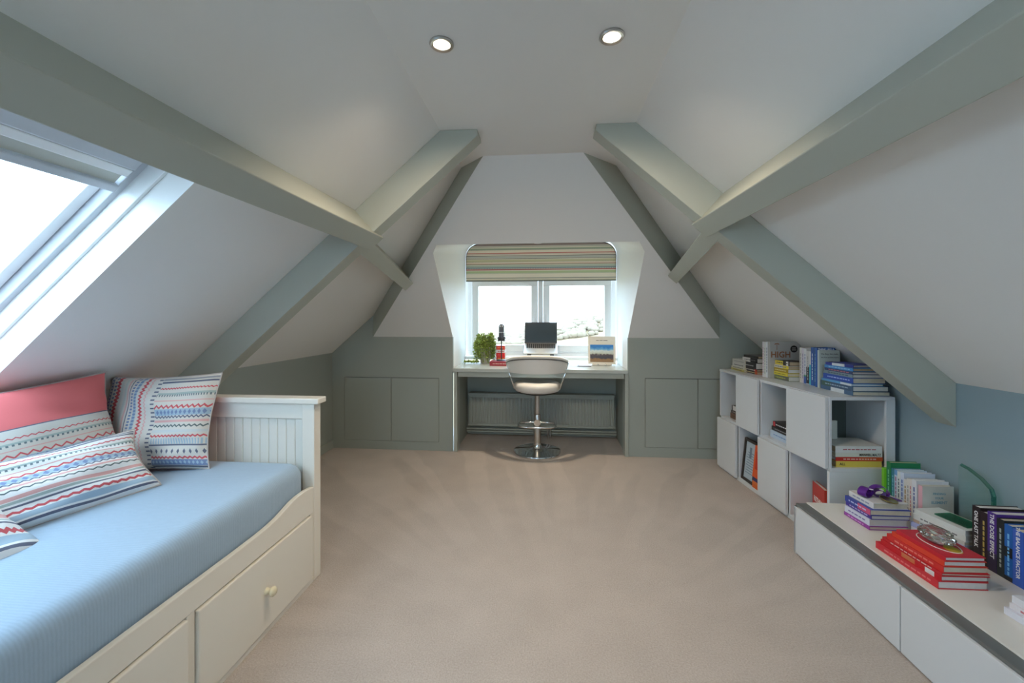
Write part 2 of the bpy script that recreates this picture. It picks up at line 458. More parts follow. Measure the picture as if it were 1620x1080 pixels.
# knee hole
mb = MB()
mb.add([(AXL, YB, 0), (AXL, AYB, 0), (AXL, AYB, 0.71), (AXL, YB, 0.71), (AXR, YB, 0), (AXR, AYB, 0), (AXR, AYB, 0.71), (AXR, YB, 0.71)],
       [(0, 1, 2, 3), (4, 5, 6, 7), (1, 5, 6, 2)])
struct('wall_kneehole', mb, M_SAGE, 'sage lining of the knee hole below the desk', recalc=False)
struct('baseboard_left', MB().box(XL, XL+0.015, 1.9, YB, 0, 0.075), M_SAGE, 'sage skirting board along the left wall', bevel=0.004)
struct('baseboard_right', MB().box(XR-0.015, XR, YR, 3.0, 0, 0.075), M_SAGE, 'sage skirting board along the right wall', bevel=0.004)
struct('baseboard_back', MB().box(AXL, AXR, AYB-0.015, AYB, 0, 0.08), M_SAGE, 'sage skirting board behind the radiator', bevel=0.004)

# ------------------------------------------------------------------ dormer window
w1 = empty('window_1', (0, DYB+0.02, 0.80), label='white two casement window in the dormer', kind='structure')
def frame_box(mb, x0, x1, z0, z1, y0, y1, t):
    mb.box(x0, x1, y0, y1, z0, z0+t); mb.box(x0, x1, y0, y1, z1-t, z1)
    mb.box(x0, x0+t, y0, y1, z0+t, z1-t); mb.box(x1-t, x1, y0, y1, z0+t, z1-t)
fm = MB(); frame_box(fm, -0.84, 0.70, 0.0, 0.85, 0.02, 0.08, 0.045); fm.box(-0.095, -0.045, 0.02, 0.08, 0.045, 0.805); fm.box(-0.90, 0.76, 0.025, 0.075, 0.85, 1.24); fm.box(-0.92, -0.838, 0.022, 0.078, 0.0, 0.86); fm.box(0.698, 0.78, 0.022, 0.078, 0.0, 0.86)
fm.build('frame', M_UPVC, w1, bevel=0.004)
for (a, c) in ((-0.795, -0.095), (-0.045, 0.655)):
    s_ = MB(); frame_box(s_, a+0.002, c-0.002, 0.047, 0.803, 0.0, 0.06, 0.070)
    so = s_.build('sash', M_UPVC, w1, bevel=0.005)
    MB().box(a+0.06, c-0.06, 0.028, 0.034, 0.10, 0.76).build('pane', M_GLASS, so)
    hx = c-0.033 if a < -0.5 else a+0.033
    hb = MB(); hb.box(hx-0.012, hx+0.012, -0.012, 0.0, 0.30, 0.37); hb.box(hx-0.008, hx+0.008, -0.035, -0.022, 0.33, 0.45); hb.tube([(hx, 0, 0.34), (hx, -0.03, 0.34)], 0.007)
    hd = hb.build('handle', M_UPVC, so, bevel=0.003)
    MB().tube([(hx, -0.013, 0.312), (hx, -0.0155, 0.312)], 0.006, 8).build('key_hole', M_BLACK, so)
MB().box(WL+0.004, WR-0.004, -0.09, 0.02, -0.03, 0.0).build('sill', M_UPVC, w1, bevel=0.004)

# roman blind
bl_m, nt, b = new_mat('blind_stripes')
uvn = nt.nodes.new('ShaderNodeTexCoord'); sx = nt.nodes.new('ShaderNodeSeparateXYZ'); nt.links.new(uvn.outputs['UV'], sx.inputs[0])
BB = (240, 226, 204)
bands = [('solid', .965, .02, (150, 130, 125)), ('solid', .92, .016, (196, 190, 172)), ('solid', .86, .02, (168, 176, 150)), ('dash', .835, .008, (120, 125, 118), 90, .6),
         ('solid', .745, .012, (205, 120, 110)), ('dash', .715, .006, (150, 90, 85), 120, .5), ('solid', .675, .008, (95, 100, 98)), ('solid', .64, .02, (190, 188, 175)), ('zig', .60, .008, (100, 104, 100), 80, .006),
         ('solid', .545, .03, (205, 195, 155)), ('dash', .51, .01, (160, 140, 110), 100, .5), ('solid', .47, .008, (200, 150, 130)), ('solid', .445, .008, (130, 120, 95)), ('solid', .40, .02, (175, 185, 165)),
         ('solid', .36, .014, (130, 150, 150)), ('dash', .335, .012, (110, 120, 130), 90, .6), ('solid', .305, .014, (190, 105, 100)), ('dash', .30, .006, (150, 80, 90), 110, .5), ('solid', .24, .03, (188, 196, 150)), ('dash', .20, .008, (165, 170, 140), 120, .5), ('solid', .08, .012, (170, 165, 150))]
fabric_nodes(nt, b, stripe_color(nt, sx.outputs[0], sx.outputs[1], BB, bands), 200)
b.inputs['Transmission Weight'].default_value = 0.0
be = empty('roman_blind', (0, DYB-0.03, 1.58), label='striped roman blind with rounded top corners over the dormer window', cat='blind')
BX0, BX1, BH = -0.842, 0.692, 0.385
pro = [(BX0, 0), (BX1, 0)] + [(x, z) for x, z in arc(BX1-0.14, BH-0.14, 0.14, 0, 90, 8)] + [(x, z) for x, z in arc(BX0+0.14, BH-0.14, 0.14, 90, 180, 8)]
bm_ = MB().prism(pro, 'y', -0.012, 0.012).build('fabric', bl_m, be)
ul = bm_.data.uv_layers.new(name='UVMap')
for lp in bm_.data.loops:
    co = bm_.data.vertices[lp.vertex_index].co
    ul.data[lp.index].uv = ((co.x-BX0)/(BX1-BX0), co.z/BH)
MB().tube([(x, -0.013, z) for x, z in pro], 0.004, 6, closed=True).build('piping', paint((70, 72, 70), .8), be)
MB().box(BX0, BX1, -0.02, -0.008, 0.004, 0.012).build('bottom_bar', paint((180, 175, 150), .8), be)

# ------------------------------------------------------------------ skylight (in slope coordinates)
def rect_frame(mb, a0, a1, b0, b1, z0, z1, t):
    mb.box(a0, a1, b0, b0+t, z0, z1); mb.box(a0, a1, b1-t, b1, z0, z1)
    mb.box(a0, a0+t, b0+t, b1-t, z0, z1); mb.box(a1-t, a1, b0+t, b1-t, z0, z1)
def skylight(wname, wlabel, k0, k1):
    w2 = empty(wname, (XL, 0, ZL), (0, -P, 0), label=wlabel, kind='structure')
    mb = MB()   # plaster reveal, tiny splay
    a0, a1, b0, b1 = SKS0, SKS1, k0, k1
    mb.add([(a0, b0, 0), (a1, b0, 0), (a1, b1, 0), (a0, b1, 0), (a0, b0, .14), (a1, b0, .14), (a1, b1, .14), (a0, b1, .14)], [(0, 1, 5, 4), (1, 2, 6, 5), (2, 3, 7, 6), (3, 0, 4, 7)])
    mb.build('reveal_lining', M_GLOSSW, w2, recalc=False)
    f1 = MB(); rect_frame(f1, a0, a1, b0, b1, 0.085, 0.20, 0.012); f1.build('inner_frame', M_GLOSSW, w2, bevel=0.002)
    f1 = MB(); rect_frame(f1, a0-0.02, a1+0.02, b0-0.02, b1+0.02, 0.14, 0.23, 0.052); f1.build('frame', M_GREYP, w2, bevel=0.003)
    f2 = MB(); rect_frame(f2, a0+0.034, a1-0.034, b0+0.034, b1-0.034, 0.175, 0.20, 0.036); sf = f2.build('sash', M_UPVC, w2, bevel=0.004)
    MB().box(a0+0.07, a1-0.07, b0+0.066, b1-0.066, 0.188, 0.194).build('pane', M_GLASS, sf)
    MB().box(a1-0.165, a1-0.034, b0+0.034, b1-0.034, 0.13, 0.18).build('blind_cassette', M_GREYP, w2, bevel=0.006)
    MB().box(a1-0.197, a1-0.167, b0+0.036, b1-0.036, 0.135, 0.16).build('blind_rail', M_UPVC, w2, bevel=0.004)
    MB().box(a1-0.235, a1-0.195, b0+0.045, b1-0.045, 0.145, 0.15).build('blind_fabric', mat('pale_pleated_blind', (0.62, 0.62, 0.56), .8), w2)
    MB().box(a1-0.262, a1-0.235, b0+0.036, b1-0.036, 0.13, 0.162).build('blind_bar', M_GREYP, w2, bevel=0.004)
    MB().box(a1-0.035, a1-0.004, b0+0.002, b1-0.002, -0.002, 0.012).build('top_trim', M_GLOSSW, w2, bevel=0.002)
skylight('window_2', 'large roof skylight in the left slope below the purlin', SK0, SK1)

# unseen gable window behind the camera, added to brighten the room
w4 = empty('added_window', (0, YR, 0.85), label='added gable window in the rear wall that brightens the room', kind='structure')
f4 = MB(); frame_box(f4, -0.70, 0.60, 0.0, 1.05, -0.09, -0.01, 0.06); f4.box(-0.075, -0.025, -0.09, -0.01, 0.06, 0.99); f4.build('frame', M_UPVC, w4, bevel=0.004)
for a, c in ((-0.64, -0.075), (-0.025, 0.54)): MB().box(a, c, -0.05, -0.044, 0.06, 0.99).build('pane', M_GLASS, w4)

# ------------------------------------------------------------------ outside
def terrain():
    vs = []; fs = []; nx, ny = 40, 40
    for j in range(ny+1):
        y = 7+j*3.6
        for i in range(nx+1):
            x = -60+i*3.6
            base = -5.5+max(0, (y-25))*0.03
            ridge = 5.2*math.exp(-((y-95)/32.0)**2)*(0.50+0.5*math.tanh((x-2)/9.0))
            vs.append((x, y, base+ridge+0.3*math.sin(x*.3)*math.sin(y*.23)))
    for j in range(ny):
        for i in range(nx):
            a = j*(nx+1)+i; fs.append((a, a+1, a+nx+2, a+nx+1))
    return vs, fs
tv, tf = terrain()
ter = struct('meadow', MB().add(tv, tf), mat('pale_dry_meadow', (0.30, 0.225, 0.125), 1.0, var=0.15, scale=0.15), 'pale sunlit meadow and hillside beyond the dormer window', smooth=60)
def blob(mb, c, r, sq=0.8, n=7):
    rings = []
    for j in range(1, n):
        th = PI*j/n
        rings.append([(c[0]+r*math.sin(th)*math.cos(2*PI*k/8)*random.uniform(.85, 1.15), c[1]+r*math.sin(th)*math.sin(2*PI*k/8)*random.uniform(.85, 1.15), c[2]+sq*r*math.cos(th)) for k in range(8)])
    mb.loft(rings)
wm = MB()
for k in range(900):
    x = random.uniform(-12, 50); y = random.uniform(72, 99)
    zt = -5.5+max(0, (y-25))*0.03+5.2*math.exp(-((y-95)/32.0)**2)*(0.50+0.5*math.tanh((x-2)/9.0))
    blob(wm, (x, y, zt+0.2), random.uniform(0.4, 1.0))
tag(wm.build('woodland', mat('hazy_tree_foliage', (0.235, 0.19, 0.135), 1.0, var=0.25, scale=0.4), smooth=80), 'hazy woodland covering the distant hill outside', 'woodland', kind='stuff')

# ------------------------------------------------------------------ downlights
def downlight(x, y, z, label, power, tilt=(0, 0, 0), spread=150, aim=0):
    e = empty('downlight', (x, y, z), tilt, label, 'downlight', 'ceiling downlights')
    MB().lathe([(0.026, 0.0), (0.041, 0.0), (0.042, -0.004), (0.038, -0.008), (0.029, -0.006), (0.026, 0.0)], 28).build('bezel', M_STEEL, e, smooth=40)
    MB().lathe([(0.0005, -0.002), (0.028, -0.002), (0.028, -0.0035), (0.0005, -0.0045)], 24).build('lamp', emit_mat('lamp_glow', (1.0, 0.86, 0.66), 14), e)
    ld = bpy.data.lights.new('downlight_beam', 'SPOT'); ld.energy = power; ld.color = (1.0, 0.83, 0.62)
    ld.spot_size = R(spread); ld.spot_blend = 1.0; ld.shadow_soft_size = 0.03
    lo = bpy.data.objects.new('downlight_beam', ld); COL.objects.link(lo); lo.parent = e; lo.location = (0, 0, -0.012); lo.rotation_euler = (R(aim), 0, 0)
    return e
downlight(-0.361, 1.396, ZC, 'left of the two round recessed downlights in the ceiling', DOWNLIGHT_W, (0, 0, 0), 140, 19)
downlight(0.215, 1.410, ZC, 'right of the two round recessed downlights in the ceiling', DOWNLIGHT_W, (0, 0, 0), 140, 19)

# soffit height of the dormer lining at y=3.52
downlight(-0.08, 3.55, 1.852, 'small downlight in the dormer soffit above the desk', 46.0, (R(-10), 0, 0), 128)

# ------------------------------------------------------------------ desk
dk = empty('desk', (0, YB, 0), label='built in sage desk across the dormer knee hole', cat='desk')
MB().box(DXL+0.004, DXR-0.004, -0.03, DYB-YB-0.002, 0.718, 0.75).build('worktop', mat('satin_sage_worktop', (0.50, 0.535, 0.50), 0.22, var=0.015), dk, bevel=0.003)
MB().box(AXL+0.03, AXR-0.03, -0.012, 0.012, 0.672, 0.718).build('apron', M_JOIN, dk, bevel=0.002)
for a in (AXL-0.008, AXR-0.022): MB().box(a, a+0.03, -0.014, 0.10, 0.0, 0.718).build('side_panel', M_JOIN, dk, bevel=0.002)

# radiator
rd = empty('radiator', (0, 4.14, 0.11), label='long sage panel radiator below the desk', cat='radiator')
RX0, RX1 = -0.79, 0.655
MB().box(RX0, RX1, 0.005, 0.03, 0.0, 0.33).build('panel', M_JOIN, rd, bevel=0.004)
rb = MB()
nr = 46
for k in range(nr):
    x = RX0+0.03+(RX1-RX0-0.06)*k/(nr-1)
    rb.prism([(x-0.011, 0.005), (x-0.006, -0.006), (x+0.006, -0.006), (x+0.011, 0.005)], 'z', 0.03, 0.285)
tag(rb.build('rib', M_JOIN, rd), kind='stuff')
MB().box(RX0-0.004, RX1+0.004, -0.008, 0.075, 0.305, 0.33).build('top_grille', M_JOIN, rd, bevel=0.003)
MB().box(RX0-0.004, RX1+0.004, -0.008, 0.075, 0.0, 0.022).build('bottom_rail', M_JOIN, rd, bevel=0.003)
MB().box(RX0, RX1, 0.06, 0.085, 0.0, 0.33).build('rear_panel', M_JOIN, rd, bevel=0.003)
for z in (-0.035, -0.06): MB().tube([(AXL+0.01, 0.02, z), (AXR-0.01, 0.02, z-0.004)], 0.008, 8).build('pipe', M_JOIN, rd, smooth=60)
for x in (0.005, 0.03):
    MB().tube([(x, 0.0, 0.0), (x, 0.0, -0.108)], 0.008, 8).build('valve_pipe', M_STEEL, rd, smooth=60)

# ------------------------------------------------------------------ bar stool
st = empty('bar_stool', (-0.09, 3.735, 0), label='white leather swivel bar stool with chrome base at the desk', cat='stool')
MB().lathe([(0.002, 0.006), (0.205, 0.0), (0.212, 0.003), (0.210, 0.009), (0.12, 0.018), (0.05, 0.03), (0.036, 0.045), (0.034, 0.07), (0.002, 0.07)], 56).build('base', M_CHROME, st, smooth=50)
MB().lathe([(0.002, 0.05), (0.032, 0.05), (0.032, 0.33), (0.030, 0.335), (0.024, 0.34), (0.024, 0.53), (0.002, 0.53)], 24).build('column', M_STEEL, st, smooth=40)
fp = []
for k in range(28):
    a = 2*PI*k/28
    x = 0.165*math.copysign(abs(math.cos(a))**0.6, math.cos(a)); y = -0.10+0.10*math.copysign(abs(math.sin(a))**0.75, math.sin(a))
    fp.append((x, y, 0.262))
MB().tube(fp, 0.009, 10, closed=True).build('footrest', M_CHROME, st, smooth=60)
MB().tube([(0.0, -0.005, 0.262), (0, -0.035, 0.262)], 0.03, 14).build('footrest_collar', M_CHROME, st, smooth=50)
LEA = mat('white_leather', (0.74, 0.71, 0.66), 0.42, var=0.03, scale=15, bump=0.12, bscale=250)
# seat: rounded cushion
rings = []
for (rr, z) in ((0.02, 0.535), (0.15, 0.535), (0.19, 0.55), (0.207, 0.575), (0.205, 0.605), (0.19, 0.622), (0.14, 0.628), (0.06, 0.620), (0.002, 0.618)):
    rings.append([(rr*1.02*math.cos(2*PI*k/40), rr*0.98*math.sin(2*PI*k/40), z) for k in range(40)])
MB().loft(rings).build('seat', LEA, st, smooth=70)
MB().lathe([(0.002, 0.520), (0.12, 0.520), (0.17, 0.536), (0.002, 0.537)], 36).build('seat_pan', M_BLACK, st, smooth=40)
# backrest: curved shell, taller at the middle
def back_shell(r_in, r_out, ztop, zbot, a_max=74, n=32):
    rings = []
    for k in range(n+1):
        a = R(-a_max+2*a_max*k/n)
        t = abs(k/n*2-1)
        dz = -0.055*t**2.2
        zb = zbot(t)
        ix, iy = r_in*math.sin(a)*1.15, -r_in*math.cos(a)
        ox, oy = r_out*math.sin(a)*1.15, -r_out*math.cos(a)
        rings.append([(ix*.97, iy*.97, zb), (ox*.96, oy*.96, zb), (ox, oy, ztop+dz-0.012), (ox*.985, oy*.985, ztop+dz), (ix*1.005, iy*1.005, ztop+dz), (ix, iy, ztop+dz-0.012)])
    return MB().loft(rings)
back_shell(0.218, 0.243, 0.865, lambda t: 0.722+0.0*t).build('backrest', LEA, st, bevel=0, smooth=50)
rim = []
for k in range(33):
    a = R(-76+152*k/32); t = abs(k/32*2-1)
    rim.append((0.234*math.sin(a)*1.16, -0.234*math.cos(a), 0.868-0.055*t**2.2))
MB().tube(rim, 0.016, 10).build('top_roll', LEA, st, smooth=60)
seam = [(x*1.055, y*1.055, z-0.017) for x, y, z in rim]
MB().tube(seam, 0.003, 6).build('seam_piping', M_BLACK, st, smooth=60)
for sgn in (-1, 1):
    MB().tube([(sgn*0.272, -0.06, 0.805), (sgn*0.250, -0.085, 0.72), (sgn*0.213, -0.09, 0.62), (sgn*0.20, -0.07, 0.575), (sgn*0.17, -0.03, 0.545)], 0.007, 8).build('back_support', M_CHROME, st, smooth=60)

# ------------------------------------------------------------------ daybed
BY0, BY1 = -0.24, 1.855
bed = empty('daybed', (0, 0, 0), label='white wooden daybed with drawers along the left wall', cat='daybed')
BXF = -1.059; BXB = -1.955
def bed_end(yc, sgn):
    MB().box(BXB-0.005, BXF+0.022, yc-0.036, yc+0.036, 0.806, 0.832).build('cap_board', M_BEDW, bed, bevel=0.004)
    for x0 in (BXB, BXF-0.06): MB().box(x0, x0+0.06, yc-0.027, yc+0.027, 0.0, 0.806).build('post', M_BEDW, bed, bevel=0.004)
    MB().box(BXB+0.06, BXF-0.06, yc-0.02, yc+0.02, 0.735, 0.806).build('top_rail', M_BEDW, bed, bevel=0.002)
    MB().box(BXB+0.06, BXF-0.06, yc-0.02, yc+0.02, 0.22, 0.36).build('bottom_rail', M_BEDW, bed, bevel=0.002)
    n = 18; w = (BXF-0.06-BXB-0.06)/n
    for k in range(n):
        x = BXB+0.06+k*w
        MB().box(x+0.0012, x+w-0.0012, yc-0.010, yc+0.010, 0.36, 0.735).build('panel_board', M_BEDW, bed, bevel=0.0025, seg=1)
    MB().box(BXB+0.06, BXF-0.06, yc-0.006, yc+0.006, 0.36, 0.735).build('panel_backing', M_BEDW, bed)
bed_end(1.828, 1)
# front side board with the swept up end
prof = [(BY0, 0.0), (1.80, 0.0)]
curve = [(1.80, 0.43), (1.735, 0.437), (1.68, 0.436), (1.635, 0.43), (1.59, 0.418), (1.546, 0.408), (1.50, 0.402), (1.44, 0.3985), (1.35, 0.397), (0.3, 0.395), (0.16, 0.40), (0.07, 0.414), (0.0, 0.43), (-0.08, 0.437), (BY0, 0.437)]
top = [(1.801, 0.315)] + curve + [(BY0, 0.315)]
MB().prism(top, 'x', BXF-0.022, BXF-0.002).build('side_board', M_BEDW, bed, bevel=0.003)
MB().box(BXF-0.026, BXF-0.002, BY0, 1.80, 0.0, 0.022).build('plinth_rail', M_BEDW, bed, bevel=0.002)
dy = [(1.772, 1.166), (1.130, 0.528), (0.492, -0.11)]
for (a, c) in ((1.801, 1.776), (1.162, 1.134), (0.524, 0.496), (-0.114, BY0)):
    MB().box(BXF-0.024, BXF-0.004, c, a, 0.022, 0.315).build('stile', M_BEDW, bed, bevel=0.002)
MB().box(BXF-0.5, BXF-0.03, BY0, 1.80, 0.02, 0.30).build('drawer_void', M_DARKGAP, bed)
for a, c in dy:
    d = MB().box(BXF-0.018, BXF+0.006, c, a, 0.026, 0.310).build('drawer', M_BEDW, bed, bevel=0.004)
    yc = (a+c)/2
    kn = MB().lathe([(0.001, 0.0), (0.012, 0.0), (0.011, 0.006), (0.0085, 0.012), (0.013, 0.018), (0.0175, 0.024), (0.0175, 0.030), (0.012, 0.036), (0.001, 0.038)], 20).build('knob', mat('cream_knob', (0.76, 0.70, 0.50), 0.25), d, smooth=60)
    kn.location = (BXF+0.006, yc, 0.172); kn.rotation_euler = (0, R(90), 0)
MB().box(BXB, BXB+0.02, BY0, 1.80, 0.02, 0.80).build('back_board', M_BEDW, bed, bevel=0.003)
MB().box(BXB+0.02, BXF-0.022, BY0, 1.80, 0.305, 0.325).build('slat_base', M_BEDW, bed)

# mattress in a blue green quilted cover
mm, nt, b = new_mat('blue_green_quilted_cover')
tc = nt.nodes.new('ShaderNodeTexCoord')
wv = nt.nodes.new('ShaderNodeTexWave'); wv.wave_type = 'BANDS'; wv.bands_direction = 'Y'; wv.inputs['Scale'].default_value = 38; wv.inputs['Distortion'].default_value = 1.6; wv.inputs['Detail'].default_value = 2; wv.inputs['Detail Scale'].default_value = 3
nz = nt.nodes.new('ShaderNodeTexNoise'); nz.inputs['Scale'].default_value = 70; nz.inputs['Detail'].default_value = 3
nt.links.new(tc.outputs['Object'], wv.inputs['Vector']); nt.links.new(tc.outputs['Object'], nz.inputs['Vector'])
ad = nt.nodes.new('ShaderNodeMath'); ad.operation = 'ADD'; nt.links.new(wv.outputs['Fac'], ad.inputs[0]); nt.links.new(nz.outputs['Fac'], ad.inputs[1])
mr = nt.nodes.new('ShaderNodeMapRange'); mr.inputs['From Max'].default_value = 2.0; mr.inputs['To Min'].default_value = 0.93; mr.inputs['To Max'].default_value = 1.07
nt.links.new(ad.outputs[0], mr.inputs['Value'])
vm = nt.nodes.new('ShaderNodeVectorMath'); vm.operation = 'SCALE'; vm.inputs[0].default_value = (0.34, 0.45, 0.56)
nt.links.new(mr.outputs[0], vm.inputs['Scale']); nt.links.new(vm.outputs[0], b.inputs['Base Color'])
b.inputs['Roughness'].default_value = 0.9; b.inputs['Sheen Weight'].default_value = 0.15; b.inputs['Specular IOR Level'].default_value = 0.15
bp = nt.nodes.new('ShaderNodeBump'); bp.inputs['Strength'].default_value = 0.15; bp.inputs['Distance'].default_value = 0.002
nt.links.new(ad.outputs[0], bp.inputs['Height']); nt.links.new(bp.outputs[0], b.inputs['Normal'])
def rounded_slab(x0, x1, y0, y1, z0, z1, r, rt, n=6, sag=0.0, nx=14, ny=30):
    """mattress: rounded vertical corners, soft top edge, slightly uneven top"""
    def outline(ins):
        pts = []
        for (cx, cy, a0) in ((x1-r, y1-r, 0), (x0+r, y1-r, 90), (x0+r, y0+r, 180), (x1-r, y0+r, 270)):
            for k in range(n+1):
                a = R(a0+90*k/n); pts.append((cx+(r-ins)*math.cos(a), cy+(r-ins)*math.sin(a)))
        return pts
    rings = [[(x, y, z0) for x, y in outline(0.01)], [(x, y, z0+0.02) for x, y in outline(0)], [(x, y, z1-rt) for x, y in outline(0)]]
    for k in range(1, n+1):
        a = R(90*k/n); rings.append([(x, y, z1-rt+rt*math.sin(a)) for x, y in outline(rt*(1-math.cos(a))*0.98)])
    mb = MB(); mb.loft(rings)
    return mb
tag(rounded_slab(BXB+0.025, -1.088, BY0+0.02, 1.80, 0.327, 0.548, 0.075, 0.055).build('mattress', mm, smooth=60), 'thick mattress in a pale blue green quilted cover on the daybed', 'mattress')

# ------------------------------------------------------------------ cushions
CORAL = mat('coral_linen', srgb(226, 118, 118), 0.85, var=0.05, scale=12, bump=0.2, bscale=300)
IV = (212, 208, 200); RED = (204, 96, 102); BLU = (122, 140, 176); DK = (104, 108, 126); PINK = (220, 172, 168); GRN = (168, 184, 180); LBL = (164, 186, 202); GRY = (150, 152, 158)
HB = [('solid', .965, .012, GRY), ('solid', .93, .010, DK), ('zig', .86, .007, RED, 34, .006), ('solid', .80, .012, GRN), ('dash', .78, .012, (110, 125, 130), 44, .45), ('solid', .72, .006, PINK), ('zig', .655, .011, RED, 20, .014),
      ('solid', .595, .035, LBL), ('dia', .595, .028, BLU, 24, .7), ('zig', .545, .008, DK, 26, .010), ('solid', .50, .012, PINK), ('zig', .45, .008, (96, 110, 112), 22, .010), ('solid', .395, .014, (200, 205, 205)), ('zig', .345, .009, RED, 26, .008),
      ('solid', .29, .03, LBL), ('dash', .29, .03, IV, 40, .5), ('solid', .25, .008, DK), ('dia', .185, .028, DK, 18, .45), ('zig', .12, .010, RED, 24, .008), ('solid', .07, .03, BLU), ('dia', .07, .02, LBL, 26, .7), ('solid', .025, .010, DK)]
def stripe_mat(name, mode):
    m, nt, b = new_mat(name)
    tc = nt.nodes.new('ShaderNodeTexCoord'); sx = nt.nodes.new('ShaderNodeSeparateXYZ'); nt.links.new(tc.outputs['UV'], sx.inputs[0])
    U, V = sx.outputs[0], sx.outputs[1]
    if mode == 'half':
        def remap(s, f0, f1, t0, t1):
            n = nt.nodes.new('ShaderNodeMapRange'); n.inputs[1].default_value = f0; n.inputs[2].default_value = f1; n.inputs[3].default_value = t0; n.inputs[4].default_value = t1; n.clamp = False
            nt.links.new(s, n.inputs[0]); return n.outputs[0]
        VB = [('solid', .04, .03, DK), ('solid', .11, .025, (120, 130, 170)), ('dash', .11, .012, IV, 30, .5), ('dia', .18, .03, BLU, 24, .7), ('zig', .25, .030, RED, 26, .02), ('solid', .33, .02, (205, 206, 200)), ('solid', .42, .02, (196, 205, 200)), ('solid', .49, .012, PINK),
              ('solid', .54, .008, DK), ('dash', .60, .02, BLU, 30, .6), ('solid', .665, .025, LBL), ('dia', .665, .03, BLU, 28, .7), ('zig', .76, .02, RED, 26, .018), ('zig', .84, .010, PINK, 26, .012), ('solid', .93, .05, IV), ('dash', .965, .03, DK, 22, .35)]
        c1 = stripe_color(nt, V, remap(U, 0, .56, 0, 1), IV, VB)
        c2 = stripe_color(nt, remap(U, .5, 1, 0, .6), V, IV, HB)
        lt = nt.nodes.new('ShaderNodeMath'); lt.operation = 'GREATER_THAN'; nt.links.new(U, lt.inputs[0]); lt.inputs[1].default_value = .56
        mx = nt.nodes.new('ShaderNodeMix'); mx.data_type = 'RGBA'
        nt.links.new(lt.outputs[0], mx.inputs[0]); nt.links.new(c1, mx.inputs[6]); nt.links.new(c2, mx.inputs[7]); col = mx.outputs[2]
    elif mode == 'coraltop':
        bands = [(t, c*0.66, h*0.66, *r) for (t, c, h, *r) in HB if c < .93] + [('solid', .645, .006, DK), ('solid', .83, .182, (226, 118, 118))]
        col = stripe_color(nt, U, V, IV, bands)
    else:
        bands = [(t, c, h, *r) for (t, c, h, *r) in HB if c > .44] + [('solid', .36, .02, PINK), ('solid', .31, .014, GRN), ('solid', .26, .01, DK), ('zig', .19, .014, RED, 22, .01), ('solid', .12, .03, LBL), ('solid', .05, .012, DK)]
        bands = [(t, .5+(c-.5)*1.0, h*1.15, *r) for (t, c, h, *r) in bands]
        col = stripe_color(nt, U, V, (232, 232, 230), bands)
    fabric_nodes(nt, b, col)
    return m
def cushion(name, label, w, h, T, loc, rot, front, back, seed):
    rnd = random.Random(seed)
    e = empty(name, loc, rot, label, 'cushion', 'cushions on the daybed')
    n = 26
    ph = [rnd.uniform(0, 6) for _ in range(6)]
    def side(sg):
        vs, fs, uv = [], [], []
        for j in range(n+1):
            for i in range(n+1):
                u = -1+2*i/n; v = -1+2*j/n
                u2 = math.copysign(abs(u)**0.85, u); v2 = math.copysign(abs(v)**0.85, v)
                x = w/2*u2*(1-0.085*(1-v2*v2)); y = h/2*v2*(1-0.085*(1-u2*u2))
                t = max(0, (1-u2*u2)*(1-v2*v2))**0.42
                wr = 0.011*math.sin(7*u+ph[0]+3*v)*math.sin(5*v+ph[1])+0.007*math.sin(11*u*v+ph[2]+8*v)
                edge = 0.012*math.sin(2.2*u+ph[3])*(v2*v2)+0.010*math.sin(2.5*v+ph[4])*u2*u2
                vs.append((x, y, sg*(T/2*t+wr*t)+edge)); uv.append(((u2+1)/2, (v2+1)/2))
        for j in range(n):
            for i in range(n):
                a = j*(n+1)+i; qd = (a, a+1, a+n+2, a+n+1); fs.append(qd if sg > 0 else qd[::-1])
        return vs, fs, uv
    for sg, nm, m in ((1, 'front_panel', front), (-1, 'back_panel', back)):
        vs, fs, uv = side(sg)
        o = MB().add(vs, fs).build(nm, m, e, recalc=False, smooth=80)
        ul = o.data.uv_layers.new(name='UVMap')
        for lp in o.data.loops: ul.data[lp.index].uv = uv[lp.vertex_index]
    vs, fs, uv = side(1)
    ring = [vs[i] for i in range(n+1)] + [vs[j*(n+1)+n] for j in range(1, n+1)] + [vs[n*(n+1)+i] for i in range(n-1, -1, -1)] + [vs[j*(n+1)] for j in range(n-1, 0, -1)]
    MB().tube(ring, 0.0032, 6, closed=True).build('piping', mat('cushion_piping', srgb(190, 180, 175), .9), e, smooth=70)
    return e
SM_H = stripe_mat('striped_embroidery_half', 'half'); SM_C = stripe_mat('striped_embroidery_coral', 'coraltop'); SM_W = stripe_mat('striped_embroidery_white', 'white')
def face_rot(nx, ny, tilt):
    """local +z (cushion front) towards (nx,ny) tipped up by tilt, local y up"""
    n = Vector((nx, ny, 0)).normalized(); zv = Vector((n.x*math.cos(R(tilt)), n.y*math.cos(R(tilt)), math.sin(R(tilt))))
    up = Vector((0, 0, 1)); yv = (up-zv*up.dot(zv)).normalized(); xv = yv.cross(zv)
    return Matrix((xv, yv, zv)).transposed()
def rot_e(m, roll=0): return (m @ Matrix.Rotation(R(roll), 3, 'Z')).to_euler()
cushion('square_cushion', 'square striped cushion propped against the far end of the daybed', 0.455, 0.415, 0.16, (-1.69, 1.66, 0.745), rot_e(face_rot(0.22, -1, 14), 1), SM_H, CORAL, 1)
cushion('large_cushion', 'large cushion with a coral top band leaning on the back of the daybed', 0.74, 0.45, 0.19, (-1.805, 1.205, 0.745), rot_e(face_rot(1, -0.10, 22), 2), SM_C, CORAL, 2)
